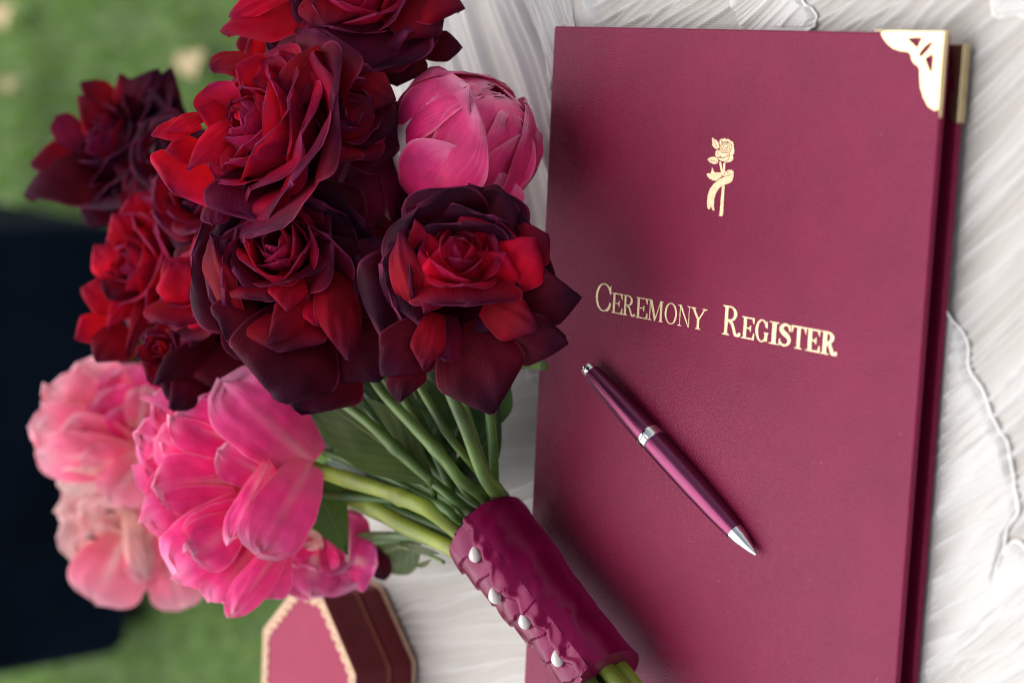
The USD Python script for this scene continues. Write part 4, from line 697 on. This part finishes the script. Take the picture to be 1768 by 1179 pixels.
turn = .0015 * (saw - .5) * (.35 + .65 * np.clip((deg - 20) / 40, 0, 1)) * (deg < 185)
near = 1 + 1.6 * np.exp(-((deg - seam + 14) / 22)**2)
fl1 = (t_ * 1.0 - .0022 * deg) * 7; wr = .0015 * ns(fl1 * 1.3, th_ * .8 + t_ * 2, 2, 8) * near + .0008 * ns(t_ * 2 + th_ * .4, th_ * 2.0 - t_ * 3, 2, 9)
gath = 0
for h_ in hit:
    gath = gath - .0016 * np.exp(-((t_ - t_[h_]) * HL / .007)**2 - ((th_ - th_[h_] + .22) * .022 / .008)**2) - .0008 * np.exp(-((t_ - t_[h_]) * HL / .005)**2 - ((th_ - th_[h_]) * .022 / .005)**2)
rad = base_r + step + turn + wr + gath
HP = tube_points(rad)
# the wrap's ends turn in
ends = [HP]
wrap = grid(np.concatenate([HP[:1] * .25 + .75 * (HA + 0 * HP[:1]) + .002 * ha, HP[:1] + .0004 * ha, HP, HP[-1:] - .0004 * ha, HP[-1:] * .25 + .75 * HB - .002 * ha], 0))
wp = obj('ribbon_wrap', wrap, M['satin'], bq, smooth=True, label='burgundy satin ribbon wound round the stems, fastened with four pearl pins')
for k_, (i0, j0) in enumerate(hit):
    n_ = nrm(cs[i0, j0] * tc_ + sn[i0, j0] * lf); pos = HP[i0, j0]
    up_ = nrm(UP * 1.0 - RIGHT * (.1 + .12 * k_ % .2) + ha * 0); up_ = nrm(up_ - n_ * np.dot(up_, n_))
    prof = [(0, -.0038)] + [(.0033 * math.sin(a) * (1 - .22 * max(0, -math.cos(a))), -.0038 * math.cos(a) if math.cos(a) > 0 else -.0045 * math.cos(a)) for a in np.linspace(.15, math.pi - .15, 18)] + [(0, .0045)]
    pe = align(lathe(prof, 24), pos + n_ * .0016, pos + n_ * .0016 + up_)
    obj('pearl_pin', pe, M['pearl'], wp, smooth=60)

# --- stems and leaves
g_ = np.random.default_rng(5)
def stem(pts, w, m, node=None, into=None):
    """pts: (px, py, height) ; w: width in pixels"""
    P3 = np.array([at(x, y, z) for x, y, z in pts])
    if into is not None:
        o_ = tc_ * into[0] + lf * into[1]; P3 = np.vstack([P3, HA - ha * .004 + o_, HA + ha * .03 + o_ * .6])
    P3 = P3; tt_ = np.r_[0, np.cumsum(np.linalg.norm(np.diff(P3, axis=0), axis=1))]; q = np.linspace(0, tt_[-1], 60)
    C = np.stack([PchipInterpolator(tt_, P3[:, i])(q) for i in range(3)], 1)
    r = w / 2 * depth_of(C[30]) / F * np.ones(60) * (1 + .08 * np.sin(q * 130 + w))
    for nd in (node or []): r = r * (1 + .28 * np.exp(-((q / q[-1] - nd) / .025)**2))
    obj('stem', tube(C, r, 14), M[m], bq, smooth=True)
stem([(540, 640, .10), (584, 686, .083), (642, 735, .075), (714, 803, .062)], 19, 'stem', [.42], (.013, .000))
stem([(610, 610, .09), (651, 663, .076), (719, 740, .067), (786, 816, .056)], 20, 'stem', [.45], (.0115, -.0095))
stem([(690, 600, .075), (716, 650, .066), (759, 726, .058)], 15, 'stem', None, (.003, -.0125))
stem([(740, 580, .075), (768, 650, .066), (804, 740, .058), (840, 830, .046)], 22, 'stem', [.62], (.007, -.0170))
stem([(520, 800, .075), (575, 820, .07), (651, 843, .064), (732, 874, .057)], 28, 'stem_yellow', [.5], (.0105, .0105))
stem([(510, 820, .06), (566, 843, .055), (633, 870, .052), (705, 910, .047)], 28, 'stem_yellow', [.4], (.003, .0185))
stem([(590, 820, .05), (660, 868, .047)], 22, 'stem_dark', None, (-.003, .011))
stem([(600, 740, .045), (680, 810, .04)], 20, 'stem_dark', None, (-.004, .003))
stem([(700, 760, .04), (770, 830, .036)], 18, 'stem_dark', None, (-.004, -.006))
stem([(741, 832, .058), (750, 852, .052), (754, 874, .048)], 9, 'stem')
stem([(940, 632, .03), (905, 630, .028), (870, 636, .03)], 15, 'stem')
stem([(687, 942, .03), (723, 951, .028), (766, 970, .03)], 7, 'stem')
stem([(600, 660, .08), (640, 712, .07), (700, 790, .06), (780, 862, .05)], 13, 'stem_dark', [.5], (.009, -.003))
stem([(670, 640, .07), (705, 705, .06), (748, 775, .053), (800, 845, .046)], 12, 'stem', [.4], (.006, -.007))
stem([(560, 780, .07), (640, 812, .062), (720, 850, .055), (780, 888, .05)], 14, 'stem_dark', [.6], (.010, .0055))
stem([(600, 870, .05), (660, 896, .046), (720, 930, .042)], 12, 'stem', None, (-.002, .016))
stem([(800, 690, .06), (822, 760, .05), (850, 830, .042)], 12, 'stem_dark', None, (.001, -.0175))
for k_, (dx, dy) in enumerate(((-.011, .004), (.005, -.006), (.009, .009), (-.004, -.013), (-.004, .014))):
    o_ = .7 * (dx * tc_ + dy * lf); s_ = HB - .02 * ha + o_
    obj('stem', tube(np.array([s_, s_ + ha * .035, s_ + ha * (.062 + .004 * k_)]), .0042, 14), M['stem_yellow' if k_ % 2 else 'stem'], bq, smooth=30)
sg = random.Random(9)
for i, f in enumerate(FLOWERS):                              # each head's own stem, mostly out of sight behind the others
    if i == 0 or 8 <= i <= 15 or 'bud' in f.p.GetName(): continue
    a_0 = f.c - BACK * (f.k * 60 + .004); o_ = tc_ * sg.uniform(-.013, -.002) + lf * sg.uniform(-.012, .012); e_0 = HA + ha * .03 + o_; d_0 = HA - ha * .01 + o_ * 1.05
    q = np.linspace(0, 1, 30)[:, None]; C = a_0 * (1 - q)**2 + 2 * q * (1 - q) * (a_0 * .45 + d_0 * .55 - np.array([0, 0, .012])) + d_0 * q**2
    obj('stem', tube(np.vstack([C, e_0]), .0026, 10), M['stem_dark'], bq, smooth=True)
def leaf(b, t, w, n, m, **kw):
    B, T = at(*b), at(*t); k_ = depth_of(B) / F
    me, uv = petal(B, T, w / 2 * k_, ivec(*n), nu=21, nv=25, **{'shape': 'leaf', **kw}); obj('leaf', me, M[m], bq, uv=uv)
leaf((748, 836, .055), (515, 668, .072), 130, (.1, -.3, .9), 'leaf_olive', bow=.2, cup=.2, wob=.02, shape='leaf')
leaf((512, 790, .075), (600, 958, .06), 92, (.4, -.1, .8), 'leaf_dark', bow=.25, cup=-.35, wob=.03)
leaf((725, 925, .024), (600, 965, .02), 120, (.2, .2, .9), 'leaf_olive', bow=.2, cup=.2, wob=.03)
leaf((800, 840, .02), (862, 700, .02), 70, (.3, 0, .9), 'leaf_dark', bow=.2, cup=.2)
leaf((690, 850, .035), (560, 800, .04), 90, (.1, .1, .9), 'leaf_dark', bow=.2, cup=.2)
leaf((740, 800, .03), (640, 690, .035), 110, (.1, .1, .9), 'leaf_dark', bow=.2, cup=.2)
leaf((760, 955, .03), (690, 935, .03), 16, (.1, .1, .9), 'leaf_olive', bow=.3, cup=.2)
leaf((745, 965, .03), (715, 975, .022), 12, (.1, .1, .9), 'leaf_olive', bow=.3, cup=.2)
for b_, t_2, w_ in (((600, 640, .03), (740, 730, .022), 150), ((700, 620, .03), (845, 740, .018), 150), ((560, 690, .04), (660, 760, .035), 140), ((860, 620, .03), (800, 760, .012), 110), ((650, 760, .02), (760, 860, .015), 130), ((700, 700, .035), (600, 780, .03), 120), ((760, 680, .035), (690, 800, .028), 130), ((820, 640, .03), (770, 790, .025), 130), ((640, 700, .04), (560, 760, .045), 120), ((780, 760, .02), (690, 880, .02), 120), ((830, 780, .015), (760, 900, .018), 90),
                    ((520, 300, .05), (620, 420, .05), 170), ((640, 420, .05), (700, 560, .05), 170), ((330, 330, .06), (240, 420, .07), 170), ((380, 380, .06), (330, 600, .07), 180), ((560, 200, .06), (660, 280, .05), 150), ((600, 620, .05), (480, 640, .06), 160), ((260, 300, .06), (180, 380, .06), 130), ((450, 330, .06), (560, 360, .06), 170)):
    leaf(b_, t_2, w_, (.1, .1, .95), 'leaf_dark', bow=.25, cup=.3, wob=.05)  # added filler leaves, their dark green stands in for deep shade in the gaps
lm = petal(at(648, 930, .03), at(662, 1002, .02), 20 / 3200, ivec(.1, .2, .9), .2, -.3, .2, .2); obj('petal', lm[0], M['rose_black'], bq, uv=lm[1])

# ---------------------------------------------------------------- jewellery box
jb = thing('jewellery_box', 'red octagonal jewellery box with gold scalloped trim standing under the hot pink peony', 'jewellery box')
JH = .040
jc = at(640, 1150, TABLE + JH * .5); jc[2] = 0
def octo(sx, sy, c):
    return Polygon([(-sx + c, -sy), (sx - c, -sy), (sx, -sy + c), (sx, sy - c), (sx - c, sy), (-sx + c, sy), (-sx, sy - c), (-sx, -sy + c)]).buffer(-.006).buffer(.006, 6)
SX, SY, SC = .050, .064, .036
jx, jy = jc[0] - .033, at(700, 1075, TABLE)[1] - SY + .016
def slab(ins, z0, z1, rnd=.0012):
    g0 = octo(SX, SY, SC).buffer(-ins, join_style=2)
    ms = []
    for dz, off in ((0, rnd), (rnd, 0), (z1 - z0 - rnd, 0), (z1 - z0, rnd)):
        pass
    A = g0.buffer(-rnd, join_style=2); lo = np.array(A.exterior.coords)[:-1]; hi = np.array(g0.exterior.coords)[:-1]
    pts = np.vstack([np.c_[lo, np.full(len(lo), z0)], np.c_[hi, np.full(len(hi), z0 + rnd)], np.c_[hi, np.full(len(hi), z1 - rnd)], np.c_[lo, np.full(len(lo), z1)]])
    m = trimesh.convex.convex_hull(pts); m.apply_translation([jx, jy, TABLE]); return m
obj('base', slab(.0008, .0012, .0165), M['box_side'], jb, smooth=25)
obj('base_foot', slab(-.0004, .0, .0025, .0006), M['box_gold'], jb, smooth=25)
obj('middle_band', slab(.0016, .0165, .0195, .0004), M['box_line'], jb, smooth=25, label='thin dull gold line where lid meets base')
lid = obj('lid', slab(0, .0195, JH), M['box_side'], jb, smooth=25)
obj('lid_ridge', slab(-.0006, .030, .0335, .0008), M['box_side'], lid, smooth=25)
obj('lid_panel', slab(.0012, JH - .001, JH + .0012, .0008), M['box_top'], lid, smooth=25)
ring = octo(SX, SY, SC).buffer(-.0008, join_style=2); inner = octo(SX, SY, SC).buffer(-.0042, join_style=1)
per = inner.exterior.length; n_ = int(per / .0072)
trim = ring.difference(inner)
for i in range(n_):
    p_ = inner.exterior.interpolate((i + .5) / n_, normalized=True)
    trim = trim.union(p_.buffer(.0036, 8).intersection(ring))
for i in range(n_):
    p_ = inner.exterior.interpolate((i + .5) / n_, normalized=True)
    trim = trim.difference(p_.buffer(.0009, 6).difference(p_.buffer(.0004, 6)))
tmesh = extr(trim, TABLE + JH + .0010, TABLE + JH + .0017); tmesh.apply_translation([jx, jy, 0])
obj('scalloped_trim', tmesh, M['box_gold'], lid, smooth=False)
bt = align(lathe([(0, 0), (.0022, 0), (.0022, .001), (.0014, .002), (0, .0023)], 20), np.array([jx + SX - .0005, jy + .012, TABLE + .018]), np.array([jx + SX + .01, jy + .012, TABLE + .018]))
obj('clasp_button', bt, M['box_side'], jb)
